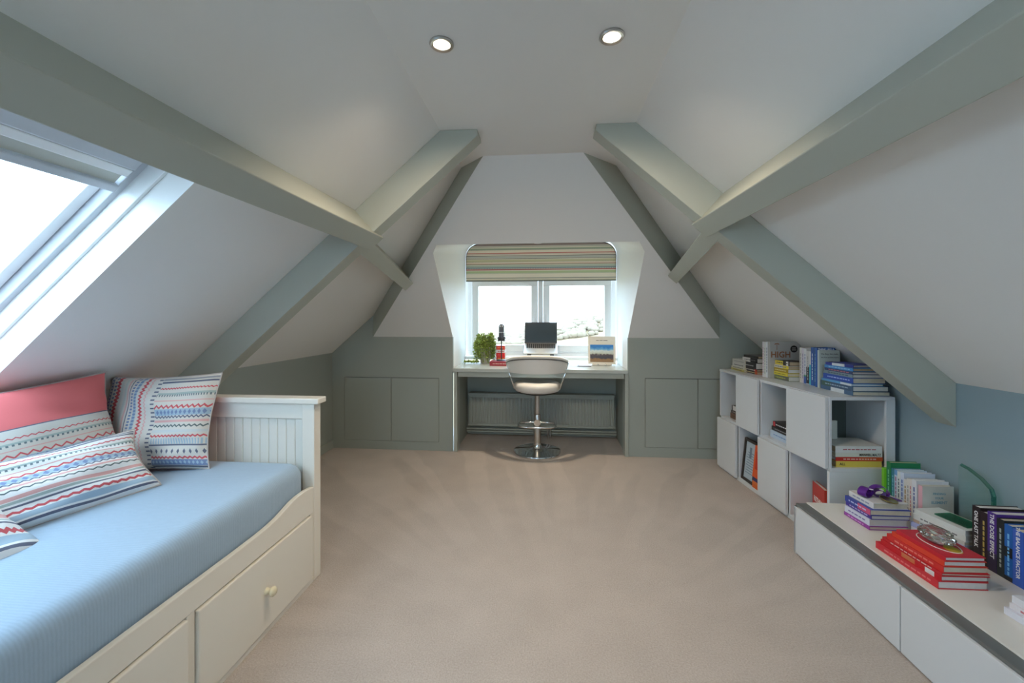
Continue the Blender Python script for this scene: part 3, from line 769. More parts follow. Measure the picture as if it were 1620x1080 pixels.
cushion('lumbar_cushion', 'long white striped lumbar cushion in front of the coral topped cushion', 0.62, 0.255, 0.14, (-1.655, 1.20, 0.645), rot_e(face_rot(1, -0.30, 36), 2), SM_W, SM_W, 3)
cushion('scatter_cushion', 'nearest striped cushion lying at the left edge of the daybed', 0.42, 0.42, 0.13, (-1.655, 0.90, 0.62), rot_e(face_rot(1, -0.12, 62), 3), SM_W, SM_W, 4)

# ------------------------------------------------------------------ cube shelf
TH = R(3.9)
CS = empty('cube_shelf', (1.383, 3.480, 0), (0, 0, TH), 'white lacquered cube shelf with alternating doors under the right slope', 'shelf')
# local x = depth towards the wall, local y = minus distance towards the camera
SD, SLN, SHT = 0.335, 1.184, 0.788
col = [0.0, 0.287, 0.565, 0.862, SLN]
ZM = 0.408; BT = 0.018
MB().box(0, SD, 0, -SLN, SHT-BT, SHT).build('top_board', M_CABW, CS, bevel=0.0015)
MB().box(0, SD, 0, -SLN, 0.0, 0.028).build('bottom_board', M_CABW, CS, bevel=0.0015)
MB().box(0.004, SD, -BT, -SLN+0.001, ZM-BT/2, ZM+BT/2).build('middle_shelf', M_CABW, CS, bevel=0.0015)
DARKDIV = mat('shaded_divider', (0.70, 0.71, 0.72), 0.5)
for k, a in enumerate(col):
    y = -a if k == 0 else -a+BT/2
    if k == 4:
        MB().box(0, SD, -SLN+BT, -SLN, 0.028, ZM-BT/2).build('end_panel', M_CABW, CS, bevel=0.0015)
        continue
    MB().box(0.003, SD, y, y-BT, 0.028, ZM-BT/2).build('divider', M_CABW, CS, bevel=0.001)
    if k != 3: MB().box(0.003, SD, y, y-BT, ZM+BT/2, SHT-BT).build('divider', M_CABW, CS, bevel=0.001)
    else: MB().box(0.003, SD, y, y-BT, ZM+BT/2, SHT-BT).build('divider', mat('shade_green_divider', (0.10, 0.125, 0.115), 0.6), CS)  # shade inside the end cube painted as a dark green divider
MB().box(SD-0.008, SD, 0, -SLN, 0.028, SHT-BT).build('back_panel', M_CABW, CS)
MB().box(0.0, 0.012, -SLN+0.014, -SLN, ZM+BT/2, SHT-BT).build('end_stile', M_CABW, CS, bevel=0.001)
MB().box(SD-0.045, SD-0.008, -SLN+0.014, -SLN, ZM+BT/2, SHT-BT).build('end_stile', M_CABW, CS, bevel=0.001)
def sdoor(k, top):
    a, c = col[k]+0.002, col[k+1]-0.004
    z0, z1 = (ZM+0.004, SHT-0.003) if top else (0.020, ZM-0.003)
    MB().box(-0.020, -0.002, -a, -c, z0, z1).build('door', M_CABW, CS, bevel=0.002)
sdoor(1, True); sdoor(3, True); sdoor(0, False); sdoor(2, False)

# ------------------------------------------------------------------ low bench
BN = empty('low_bench', (1.26, 2.25, 0), (0, 0, R(-0.3)), 'low white media bench with a grey edge strip along the right wall', 'bench')
BLN = 1.95; BD = 0.555; BHT = 0.257
MB().box(0.06, BD, 0, -BLN, BHT-0.022, BHT).build('top_board', M_CABTOP, BN, bevel=0.0015)
MB().box(0.010, 0.064, 0.0, -BLN, BHT-0.017, BHT-0.005).build('edge_strip', mat('grey_edge_metal', (0.17, 0.18, 0.18), 0.4, 0.3), BN, bevel=0.002)
MB().box(0.03, BD, -0.004, -BLN, 0.0, BHT-0.023).build('carcass', M_CABW, BN)
MB().box(0.0, BD, 0.0, -0.018, 0.0, BHT-0.018).build('end_panel', M_CABW, BN, bevel=0.001)
for k in range(3):
    a = 0.0+0.648*k; MB().box(0.0, 0.018, -a-(0.0 if k == 0 else 0.002), -a-0.6455, 0.006, BHT-0.018).build('drawer_front', M_CABW, BN, bevel=0.0015)

# ------------------------------------------------------------------ books
def marks(parent, m, x, y0, y1, zc, hz_, seed):
    """worn, unreadable print on a spine: small word-length dashes"""
    rnd = random.Random(seed); mb = MB(); y = y1
    while y > y0+0.012:
        w = rnd.uniform(0.008, 0.022); w = min(w, y-y0)
        mb.box(x-0.0003, x, y-w, y, zc-hz_/2, zc+hz_/2); y -= w+0.005
    if mb.v: mb.build('print', m, parent)
BK = [0]
def book(label, t, h, d, cover, loc, rz=0.0, stand=False, pages=None, bands=(), title=None, tcol=(240, 240, 240), tsize=None, tpos=0.0, mark=None, group='books', lean=0.0, hard=True, squeeze=1.0):
    BK[0] += 1
    bt = 0.0022 if hard else 0.001
    rot = (R(90+lean), 0, R(rz)) if stand else (0, 0, R(rz))
    z = loc[2]+(h/2 if stand else 0)
    e = empty('book', (loc[0], loc[1], z), rot, label, 'book', group)
    cm = paint(cover, 0.4)
    mb = MB()
    mb.box(0, bt, -h/2, h/2, 0, t); mb.box(bt, d, -h/2, h/2, 0, bt); mb.box(bt, d, -h/2, h/2, t-bt, t)
    mb.build('cover', cm, e)
    ins = 0.003 if hard else 0.0004
    MB().box(bt, d-ins, -h/2+ins, h/2-ins, bt, t-bt).build('pages', pages or M_PAPER, e)
    for (y0, y1, c) in bands:
        MB().box(-0.0004, bt*0.5, -h/2+h*y0, -h/2+h*y1, 0.0003, t-0.0003).build('spine_band', paint(c, 0.4), e)
    if title:
        text(title, tsize or t*0.62, paint(tcol, 0.5), e, (-0.0008, tpos*h, t/2), (0, -1, 0), (0, 0, 1), squeeze=squeeze, extrude=0.0002, bold=0.0004)
    if mark:
        marks(e, paint(mark, 0.5), -0.0005, -h*0.40, h*0.34, t/2, min(0.006, t*0.35), BK[0])
    return e
def shelf_pt(a, b, z):
    return (1.383+b*math.cos(TH)+a*math.sin(TH), 3.480+b*math.sin(TH)-a*math.cos(TH), z)
RZ = 3.9
def stack(specs, base, rz, group, seed=1):
    z = base[2]; rnd = random.Random(seed)
    for sp in specs:
        sp = dict(sp); dx = sp.pop('dx', 0); dyy = sp.pop('dy', 0); r = sp.pop('r', rnd.uniform(-2, 2))
        book(loc=(base[0]+dx, base[1]+dyy, z), rz=rz+r, group=group, **sp)
        z += sp['t']+0.0004
    return z
def row(specs, start, step_dir, group, rz):
    """standing books next to each other; thickness runs along -y of the shelf"""
    x, y, z = start
    for sp in specs:
        sp = dict(sp); t = sp['t']; dx = sp.pop('dx', 0)
        book(loc=(x+dx, y, z), rz=rz, stand=True, group=group, **sp)
        x += step_dir[0]*(t+0.001); y += step_dir[1]*(t+0.001)
    return x, y
SDIR = (math.sin(TH), -math.cos(TH))
TZ = SHT+0.0005
# --- far end of the shelf top
stack([dict(label='pale yellow paperback at the bottom of the farthest stack on the shelf', t=.016, h=.20, d=.13, cover=(206, 196, 120), mark=(120, 110, 70)),
       dict(label='cream paperback second from bottom in the farthest shelf stack', t=.014, h=.20, d=.13, cover=(214, 208, 186), mark=(90, 90, 90), dx=.004),
       dict(label='grey white paperback second from top in the farthest shelf stack', t=.026, h=.19, d=.12, cover=(208, 206, 198), mark=(70, 70, 70), dx=.008),
       dict(label='pale grey book on top of the farthest shelf stack', t=.030, h=.19, d=.12, cover=(200, 198, 190), mark=(150, 150, 150), dx=.01)], shelf_pt(.108, .085, TZ), RZ-1, 'far stacks on the shelf top', 3)
stack([dict(label='orange and black paperback at the bottom of the dark shelf stack', t=.020, h=.215, d=.14, cover=(196, 92, 52), bands=((.0, .12, (196, 92, 52)), (.14, 1.0, (34, 30, 30))), mark=(214, 200, 150), pages=M_PAPERT, r=0),
       dict(label='black and red paperback second from bottom in the dark shelf stack', t=.016, h=.215, d=.14, cover=(40, 34, 34), bands=((.0, .16, (190, 60, 40)),), mark=(230, 220, 210), pages=M_PAPERT, dx=-.003, r=1),
       dict(label='thick black hardback in the middle of the dark shelf stack', t=.044, h=.20, d=.13, cover=(36, 34, 38), mark=(200, 200, 200), pages=M_PAPERW, dx=-.004, r=0),
       dict(label='white and black spined book above the thick black hardback', t=.032, h=.185, d=.13, cover=(34, 34, 38), bands=((.45, 1.0, (220, 218, 214)),), mark=(110, 110, 114), pages=M_PAPERW, dx=.006, r=2),
       dict(label='thin tan edged black book on top of the dark shelf stack', t=.016, h=.175, d=.13, cover=(48, 46, 44), pages=M_PAPERT, dx=.014, r=3)], shelf_pt(.235, .105, TZ), RZ, 'far stacks on the shelf top', 4)
x, y, _ = shelf_pt(.435, .09, TZ)
x, y = row([dict(label='tall white slim book standing leftmost beside the dark stack', t=.016, h=.245, d=.16, cover=(226, 220, 222), mark=(180, 120, 130)),
     dict(label='tall white book with faint print standing second from the dark stack', t=.024, h=.243, d=.16, cover=(222, 222, 218), mark=(150, 160, 150)),
     dict(label='tall white book with blue grey print standing against the grey landscape book', t=.018, h=.246, d=.16, cover=(228, 230, 234), mark=(90, 100, 130))], (x, y, TZ), SDIR, 'standing books on the shelf top', RZ)
hb = book('large grey cover reading HIGH standing face out behind the yellow stack', .026, .25, .205, (176, 174, 170), (x, y, TZ), RZ, True, group='standing books on the shelf top')
GOLD = paint((150, 96, 62), .5)
text('HIGH', .058, GOLD, hb, (.072, .035, .0262), (1, 0, 0), (0, 1, 0), bold=.0012, squeeze=.95)
MB().tube([(.046, .068, .0262), (.046, .108, .0262)], .0016, 6).build('palm_trunk', GOLD, hb)
pm = MB()
for k in range(5):
    a = R(20+35*k); pm.box(.046+math.cos(a)*.012-.006, .046+math.cos(a)*.012+.006, .105+math.sin(a)*.007-.002, .105+math.sin(a)*.007+.002, .0261, .0266)
pm.build('palm_crown', GOLD, hb)
MB().lathe([(.0005, .0), (.024, .0), (.024, .0006), (.0005, .0006)], 24, (.160, .075, .0261)).build('round_sticker', paint((24, 24, 26), .4), hb)
MB().box(.148, .172, .079, .084, .0266, .0270).build('sticker_print', paint((190, 188, 184), .5), hb)
MB().box(.146, .174, .066, .071, .0266, .0270).build('sticker_print', paint((190, 188, 184), .5), hb)
stack([dict(label='grey green hardback at the bottom of the yellow shelf stack', t=.030, h=.150, d=.115, cover=(112, 122, 92), bands=((.05, .35, (100, 104, 104)),), mark=(190, 200, 90), pages=M_PAPERW, r=1),
       dict(label='bright yellow paperback second from bottom in the yellow stack', t=.021, h=.160, d=.112, cover=(224, 206, 60), mark=(150, 140, 60), dx=-.006, r=-1),
       dict(label='mustard gold paperback in the middle of the yellow shelf stack', t=.026, h=.158, d=.112, cover=(172, 146, 34), mark=(226, 216, 160), dx=-.004, pages=M_PAPERW, r=0),
       dict(label='pale book with a yellow spine end second from top of the yellow stack', t=.020, h=.155, d=.112, cover=(214, 208, 190), bands=((.0, .35, (228, 208, 56)),), mark=(120, 130, 150), dx=-.001, pages=M_PAPERT, r=1),
       dict(label='yellow and black paperback on top of the yellow shelf stack', t=.028, h=.140, d=.110, cover=(36, 34, 36), bands=((.40, .96, (222, 200, 70)), (.05, .2, (230, 228, 224))), mark=(60, 50, 30), dx=.006, pages=M_PAPERT, r=2)], (1.545, 2.905, TZ), 5, 'yellow stack on the shelf top', 5)
x, y = 1.612, 2.815
row([dict(label='cream book standing first in the white row on the shelf', t=.020, h=.222, d=.13, cover=(226, 222, 214), mark=(170, 160, 150)),
     dict(label='white book standing second in the white row on the shelf', t=.020, h=.220, d=.13, cover=(222, 214, 222), mark=(160, 150, 170)),
     dict(label='white book with a blue foot standing third in the white row', t=.024, h=.218, d=.13, cover=(228, 228, 228), bands=((.0, .20, (60, 96, 170)), (.20, .24, (90, 170, 90))), mark=(110, 120, 170)),
     dict(label='dove grey book with a black foot standing in the white row', t=.027, h=.205, d=.13, cover=(214, 208, 206), bands=((.02, .52, (40, 42, 46)),), mark=(180, 176, 172)),
     dict(label='white book with a turquoise foot standing beside the blue books', t=.028, h=.205, d=.13, cover=(226, 224, 222), bands=((.0, .60, (84, 190, 206)),)),
     dict(label='thick royal blue book standing in the shelf row', t=.026, h=.232, d=.10, cover=(44, 92, 168), title=None, mark=(214, 226, 240), dx=-.008),
     dict(label='blue grey book standing between royal blue and navy books', t=.018, h=.230, d=.10, cover=(52, 96, 140), mark=(150, 190, 200), dx=-.006),
     dict(label='navy blue book standing last in the shelf row', t=.020, h=.232, d=.10, cover=(22, 52, 96), dx=-.004, bands=((.955, 1.0, (40, 90, 170)),))], (x, y, TZ), (0.02, -1), 'standing books on the shelf top', RZ)
tb = book('pale cover with inked handwriting title standing face out behind the blue stack', .014, .220, .118, (196, 206, 200), (1.596, 2.612, TZ), 3, True, group='standing books on the shelf top')
INK = paint((40, 44, 48), .6)
text('The Boy, the mole,', .0130, INK, tb, (.060, .088, .0142), (1, 0, 0), (0, 1, 0))
text('the fox and the horse', .0115, INK, tb, (.062, .068, .0142), (1, 0, 0), (0, 1, 0))
MB().tube([(.068+.034*math.cos(R(a)), -.0+.045*math.sin(R(a)), .0144) for a in range(20, 161, 14)], .0007, 5).build('ink_arc', INK, tb)
MB().tube([(.06, .035, .0144), (.058, .01, .0144)], .0008, 5).build('ink_stroke', INK, tb)
th = book('blue cover headed THINK standing behind the handwriting book', .016, .234, .104, (40, 92, 172), (1.594, 2.630, TZ), 3, True, group='standing books on the shelf top')
text('THINK LIKE A', .015, paint((226, 232, 238), .5), th, (.052, .107, .0162), (1, 0, 0), (0, 1, 0), bold=.0006)
stack([dict(label='slate blue book with a white label at the bottom of the blue stack', t=.022, h=.245, d=.19, cover=(60, 92, 124), bands=((.25, .66, (214, 220, 224)),), r=0, pages=M_PAPER),
       dict(label='dark blue book with pale foot second from bottom in the blue stack', t=.027, h=.240, d=.185, cover=(52, 80, 110), bands=((.66, .96, (60, 90, 80)),), mark=(150, 170, 190), pages=M_PAPERW, r=1),
       dict(label='light blue thin book third from bottom in the blue stack', t=.012, h=.235, d=.16, cover=(92, 160, 210), bands=((.0, .35, (214, 224, 232)),), pages=M_PAPERW, r=-1),
       dict(label='bright blue book with pale spine print in the middle of the blue stack', t=.030, h=.220, d=.17, cover=(38, 76, 170), mark=(170, 190, 240), dx=.008, r=1, pages=M_PAPER),
       dict(label='grey teal book above the bright blue one in the blue stack', t=.017, h=.218, d=.16, cover=(126, 146, 152), mark=(80, 100, 110), dx=.009, r=0, pages=M_PAPERW),
       dict(label='navy book with red print third from top of the blue stack', t=.015, h=.215, d=.15, cover=(44, 58, 104), mark=(190, 110, 120), dx=.010, r=-1, pages=M_PAPERW),
       dict(label='sky blue book second from top of the blue stack', t=.017, h=.205, d=.14, cover=(64, 142, 206), mark=(150, 200, 230), dx=.012, r=2, pages=M_PAPERT),
       dict(label='violet blue book with a white band on top of the blue stack', t=.015, h=.170, d=.13, cover=(48, 58, 150), bands=((.30, .75, (224, 226, 230)),), dx=.016, r=10, pages=M_PAPER)], (1.600, 2.462, TZ), 2, 'blue stack on the shelf top', 6)
# --- inside the cubes
z1 = ZM+BT/2+.0005
stack([dict(label='brown book at the bottom of the stack in the far upper cube', t=.040, h=.165, d=.16, cover=(112, 84, 66), mark=(80, 60, 48), r=0),
       dict(label='dark brown book in the middle of the far upper cube stack', t=.022, h=.160, d=.16, cover=(58, 50, 50), mark=(190, 180, 170), r=0, dx=.004),
       dict(label='black book with white print on top in the far upper cube', t=.036, h=.150, d=.16, cover=(34, 34, 36), bands=((.25, .45, (214, 214, 214)), (.60, .90, (214, 214, 214))), r=0, dx=.008)], shelf_pt(.165, .045, z1), RZ, 'books inside the shelf cubes', 7)
stack([dict(label='white and blue book at the bottom of the stack in the open upper cube', t=.046, h=.225, d=.17, cover=(186, 204, 224), mark=(110, 150, 200), r=0, pages=M_PAPERW),
       dict(label='black book with pale print in the middle of the open upper cube', t=.026, h=.215, d=.16, cover=(36, 34, 38), mark=(150, 150, 154), r=0, dx=.006),
       dict(label='black and red book on top of the stack in the open upper cube', t=.032, h=.200, d=.16, cover=(34, 32, 36), bands=((.88, .98, (196, 54, 66)),), mark=(226, 226, 226), r=0, dx=.010, pages=M_PAPERW)], shelf_pt(.712, .045, z1), RZ, 'books inside the shelf cubes', 8)
# end cube, spines towards the camera
bx, by, _ = shelf_pt(1.165, .165, z1)
stack([dict(label='yellow spined book at the bottom of the end cube stack', t=.031, h=.235, d=.16, cover=(226, 204, 92), title='ALL', tcol=(60, 54, 40), tsize=.018, tpos=.36, r=0, pages=M_PAPERT),
       dict(label='red and orange book second from bottom in the end cube', t=.021, h=.240, d=.16, cover=(196, 52, 48), bands=((.0, .5, (206, 88, 44)),), mark=(232, 200, 190), r=0, dx=.002, pages=M_PAPERW),
       dict(label='white book with black author name in the end cube', t=.022, h=.240, d=.16, cover=(216, 218, 208), title='MAXWELL MALTZ', tcol=(50, 54, 56), tsize=.017, tpos=-.24, r=0, pages=M_PAPER, squeeze=.8),
       dict(label='white book with a red stripe on top of the end cube stack', t=.034, h=.240, d=.16, cover=(220, 222, 220), mark=(190, 120, 130), r=0, pages=M_PAPERT)], (bx, by, z1), RZ+90, 'books inside the end cube', 9)
book('slim white book standing at the inner wall of the end cube', .012, .21, .14, (214, 214, 206), shelf_pt(1.02, .014, z1), RZ, True, group='books inside the end cube')
# lower cubes
z0 = .0285
pf = empty('framed_certificate', shelf_pt(.380, .010, z0), (R(-6), 0, R(RZ-90)), 'dark framed certificate leaning inside the lower open cube', 'picture')
f_ = MB(); frame_box(f_, -.080, .080, 0, .300, 0, .018, .020); f_.build('frame', paint((44, 38, 36), .4), pf, bevel=.002)
MB().box(-.061, .061, .008, .012, .019, .281).build('print', paint((176, 192, 204), .6), pf)
pm = MB()
for k in range(9): pm.box(-.047+.006*(k % 3), .047-.007*(k % 2), .0072, .008, .06+.018*k, .064+.018*k)
pm.box(-.012, .012, .0070, .008, .17, .245); pm.build('certificate_print', paint((110, 130, 150), .6), pf)
stack([dict(label='orange book at the bottom of the lower open cube', t=.028, h=.090, d=.13, cover=(222, 106, 44), r=0, pages=M_PAPERW),
       dict(label='second orange book above the bottom one in the lower cube', t=.018, h=.090, d=.13, cover=(226, 122, 60), r=0, pages=M_PAPERW),
       dict(label='navy blue book under the leaning orange book in the lower cube', t=.026, h=.090, d=.13, cover=(44, 56, 112), r=0, dx=.004, pages=M_PAPERW)], shelf_pt(.511, .002, z0), RZ, 'books inside the shelf cubes', 10)
ob = book('bright orange book leaning against the dark frame', 0.018, .215, .088, (224, 92, 36), shelf_pt(.467, .030, z0+.0735), RZ-90, True, group='books inside the shelf cubes', lean=-6)
MB().box(.02, .075, -.05, .07, .018, .0183).build('cover_print', paint((200, 60, 40), .5), ob)
rb_ = book('red book reading RETHINK lying tilted in the near lower cube', .020, .215, .15, (196, 60, 46), shelf_pt(1.045, .075, z0), RZ+76, True, group='books inside the shelf cubes', pages=M_PAPERW)
text('RETHINK', .040, paint((236, 232, 226), .5), rb_, (.072, .015, -.0004), (-1, 0, 0), (0, 1, 0), bold=.001, squeeze=.72)
text('RETHINK', .040, paint((236, 232, 226), .5), rb_, (.072, .015, .0204), (1, 0, 0), (0, 1, 0), bold=.001, squeeze=.72)
# --- bench
BZ = BHT+.0006
row([dict(label='lime green book standing first in the bench row', t=.016, h=.200, d=.125, cover=(122, 200, 50), pages=M_PAPERW, dx=-.014),
     dict(label='tall dark green book standing second in the bench row', t=.024, h=.236, d=.135, cover=(40, 130, 84), mark=(130, 200, 160), pages=M_PAPER, dx=-.004),
     dict(label='teal book standing beside the tall dark green one', t=.016, h=.212, d=.13, cover=(60, 130, 150), mark=(120, 190, 200), pages=M_PAPERW),
     dict(label='pale blue and white book standing fourth in the bench row', t=.017, h=.212, d=.13, cover=(196, 214, 232), bands=((.88, 1.0, (110, 160, 210)),), mark=(170, 120, 150), pages=M_PAPERW),
     dict(label='white book with dark italic print standing fifth in the bench row', t=.016, h=.208, d=.13, cover=(222, 228, 226), mark=(70, 100, 120)),
     dict(label='white and blue book standing sixth in the bench row', t=.020, h=.212, d=.135, cover=(206, 218, 236), mark=(90, 120, 190), pages=M_PAPERW),
     dict(label='shorter white and tan book standing seventh in the bench row', t=.014, h=.186, d=.13, cover=(224, 224, 222), mark=(170, 140, 90)),
     dict(label='white book with tan foot standing eighth in the bench row', t=.014, h=.195, d=.13, cover=(226, 224, 220), bands=((.0, .3, (190, 160, 110)),), mark=(160, 160, 170)),
     dict(label='white book with pink print standing ninth in the bench row', t=.013, h=.198, d=.13, cover=(228, 224, 222), mark=(200, 130, 140)),
     dict(label='white book with blue lettering standing last behind the heart cover', t=.022, h=.202, d=.135, cover=(226, 228, 234), mark=(70, 96, 160), pages=M_PAPERW)], (1.672, 2.222, BZ), (-.02, -1), 'standing books on the bench', 0)
eb = book('white cover with a red heart standing face out on the bench', .020, .190, .135, (216, 212, 204), (1.668, 2.030, BZ), 3, True, group='standing books on the bench', bands=((.35, 1.0, (226, 176, 186)), (.0, .35, (190, 90, 70))))
TQ = paint((130, 168, 184), .5)
for k, (w_, s_) in enumerate((('FINDING', .0135), ('YOUR', .0135), ('ELEMENT', .0165))): text(w_, s_, TQ, eb, (.072, .062-.0195*k, .0204), (1, 0, 0), (0, 1, 0), bold=.0003)
hp = [(.072+.0009*16*math.sin(t)**3, -.022+.0009*(13*math.cos(t)-5*math.cos(2*t)-2*math.cos(3*t)-math.cos(4*t))) for t in [2*PI*k/28 for k in range(28)]]
MB().prism(hp, 'z', .0202, .0207).build('heart_print', paint((176, 36, 74), .5), eb)
for sg in (-1, 1):
    MB().tube([(.072+sg*.012, -.062, .0204), (.072+sg*.030, -.052, .0204), (.072+sg*.044, -.034, .0204), (.072+sg*.046, -.018, .0204), (.072+sg*.038, -.030, .0204), (.072+sg*.026, -.040, .0204)], .0008, 5).build('hand_outline', paint((90, 84, 80), .6), eb)
ptop = stack([dict(label='magenta edged book at the bottom of the purple bench stack', t=.016, h=.150, d=.165, cover=(150, 62, 160), mark=(214, 150, 220), dx=-.008, r=0, pages=M_PAPER),
       dict(label='white and lilac book second from bottom in the purple stack', t=.030, h=.142, d=.165, cover=(212, 216, 232), mark=(120, 120, 170), dx=-.006, r=1, pages=M_PAPERW),
       dict(label='indigo book in the middle of the purple bench stack', t=.018, h=.150, d=.165, cover=(70, 52, 150), mark=(190, 180, 230), dx=0, r=0, pages=M_PAPERW),
       dict(label='blue and pink book second from top of the purple stack', t=.026, h=.152, d=.170, cover=(52, 70, 160), bands=((.0, .48, (206, 84, 130)),), mark=(200, 206, 236), dx=-.004, r=-1),
       dict(label='white book beneath the purple medal ribbon', t=.026, h=.140, d=.150, cover=(222, 222, 222), mark=(150, 160, 180), dx=.012, r=1)], (1.430, 2.052, BZ), 2, 'purple stack on the bench', 11)
# medal with rolled purple ribbon
md = empty('medal', (1.500, 2.040, ptop), (0, 0, R(12)), 'gold medal with a rolled purple ribbon on the purple book stack', 'medal')
PUR = mat('purple_ribbon', srgb(92, 34, 140), 0.35, var=0.15, scale=40)
def ribbon_loop(cx, cy, r, w_, squash, rot):
    rings = []
    for k in range(25):
        a = 2*PI*k/24; px = r*math.cos(a); pz = r*squash*(1+math.sin(a))+.002
        for_ = []
        for s_ in (-w_/2, w_/2):
            for rr in (0, .0018): for_.append((cx+(px*(1-rr/r))*math.cos(rot)-s_*math.sin(rot), cy+(px*(1-rr/r))*math.sin(rot)+s_*math.cos(rot), pz+rr))
        rings.append([for_[0], for_[1], for_[3], for_[2]])
    return MB().loft(rings, caps=False)
ribbon_loop(-.035, .02, .032, .034, .62, .3).build('ribbon_roll', PUR, md, smooth=50)
ribbon_loop(-.036, .021, .022, .032, .62, .3).build('ribbon_roll', PUR, md, smooth=50)
ribbon_loop(.028, .012, .034, .036, .68, -.5).build('ribbon_roll', PUR, md, smooth=50)
ribbon_loop(.028, .012, .022, .034, .68, -.5).build('ribbon_roll', PUR, md, smooth=50)
MB().loft([[(x_, y_, .002), (x_+.022, y_-.006, .002), (x_+.022, y_-.006, .0034), (x_, y_, .0034)] for x_, y_ in ((.045, .02), (.058, -.01), (.062, -.035), (.05, -.045))]).build('ribbon_tail', PUR, md)
for (x_, y_) in ((-.03, -.003), (.012, -.012)):
    MB().lathe([(.0005, 0), (.008, 0), (.008, .0006), (.0005, .0006)], 16, (x_, y_, .042)).build('ribbon_logo', paint((226, 220, 232), .5), md)
mdd = MB().lathe([(.0005, 0), (.030, 0), (.033, .0015), (.033, .004), (.030, .0055), (.027, .0045), (.0005, .0045)], 32).build('medallion', mat('antique_gold', (0.50, 0.42, 0.16), .3, 1.0, var=.2, scale=60), md, smooth=40)
mdd.location = (.022, -.035, .004); mdd.rotation_euler = (R(8), R(6), 0)
# white stack with the green glass coaster
wtop = stack([dict(label='white book at the bottom of the pale stack behind the red books', t=.020, h=.205, d=.125, cover=(222, 224, 230), mark=(190, 90, 110), r=0, pages=M_PAPERW),
       dict(label='lilac book second from bottom in the pale bench stack', t=.020, h=.205, d=.125, cover=(176, 184, 226), mark=(120, 130, 190), r=1, pages=M_PAPERW),
       dict(label='grey white book in the middle of the pale bench stack', t=.014, h=.200, d=.122, cover=(206, 206, 206), bands=((.86, 1.0, (196, 170, 150)),), mark=(120, 120, 120), r=-1, dx=.004),
       dict(label='white book second from top in the pale bench stack', t=.024, h=.198, d=.12, cover=(224, 226, 224), mark=(130, 130, 130), r=1, dx=.006, pages=M_PAPERW),
       dict(label='white book with a green cover panel on top of the pale stack', t=.020, h=.195, d=.118, cover=(220, 224, 222), r=0, dx=.008, pages=M_PAPERW)], (1.625, 1.893, BZ), 9, 'pale stack on the bench', 12)
gp = tag(MB().box(-.038, .038, -.06, .06, 0, .006).build('glass_coaster', glass_mat('green_glass', (0.25, 0.62, 0.50), .12), bevel=.002), 'thin green glass plaque lying on the pale book stack', 'plaque')
gp.location = (1.698, 1.880, wtop+.0005); gp.rotation_euler = (0, 0, R(10))
# red stack
RD = (206, 40, 48)
rtop = stack([dict(label='thick red book at the bottom of the red stack', t=.027, h=.262, d=.165, cover=(206, 44, 56), mark=(226, 120, 120), r=-1, pages=M_PAPERW, dx=-.010),
       dict(label='red book with a navy panel second from bottom in the red stack', t=.018, h=.245, d=.158, dy=-.009, cover=(200, 36, 46), bands=((.40, .62, (206, 120, 80)), (.10, .24, (226, 222, 220))), r=0, pages=M_PAPERW, dx=-.002),
       dict(label='thin red paperback third from bottom in the red stack', t=.010, h=.245, d=.158, dy=-.009, cover=(198, 40, 50), mark=(232, 210, 206), r=-1, pages=M_PAPER, dx=.002),
       dict(label='plain scarlet paperback third from top in the red stack', t=.022, h=.225, d=.150, dy=-.018, cover=(210, 46, 44), mark=(236, 130, 120), r=0, pages=M_PAPER, dx=.006),
       dict(label='orange red book second from top in the red stack', t=.018, h=.205, d=.142, dy=-.027, cover=(222, 66, 46), r=0, pages=M_PAPERW, dx=.010),
       dict(label='red book with a white oval on top of the red stack', t=.014, h=.190, d=.135, dy=-.034, cover=(200, 36, 54), r=0, pages=M_PAPERW, dx=.015)], (1.358, 1.700, BZ), 3, 'red stack on the bench', 13)
ov = [(1.442+.048*math.cos(2*PI*k/40), 1.690+.085*math.sin(2*PI*k/40)) for k in range(40)]
topb = [o for o in bpy.data.objects if o.get('label') == 'red book with a white oval on top of the red stack'][0]
MB().tube([(.068+.046*math.cos(2*PI*k/40), .0+.070*math.sin(2*PI*k/40), .0142) for k in range(40)], .0016, 6, closed=True).build('white_oval', paint((232, 222, 214), .5), topb)
MB().prism([(.075+.022*math.cos(2*PI*k/20), -.045+.028*math.sin(2*PI*k/20)) for k in range(20)], 'z', .014, .0144).build('yellow_spot', paint((200, 170, 40), .5), topb)
# crystal lump
rnd = random.Random(5); rings = []
for j in range(1, 8):
    th_ = PI*j/8
    rings.append([(.040*math.sin(th_)*math.cos(2*PI*k/11)*rnd.uniform(.85, 1.12), .056*math.sin(th_)*math.sin(2*PI*k/11)*rnd.uniform(.85, 1.12), .027+.029*math.cos(th_)*rnd.uniform(.92, 1.05)) for k in range(11)])
cm_, nt, b = new_mat('clear_crystal'); b.inputs['Base Color'].default_value = (0.86, 0.90, 0.84, 1); b.inputs['Roughness'].default_value = .03; b.inputs['Transmission Weight'].default_value = 0.92; b.inputs['IOR'].default_value = 1.5
cr = tag(MB().loft(rings).build('crystal', cm_), 'faceted clear glass crystal resting on the red book stack', 'crystal')
cr.location = (1.437, 1.672, rtop+.001); cr.rotation_euler = (0, 0, R(15))
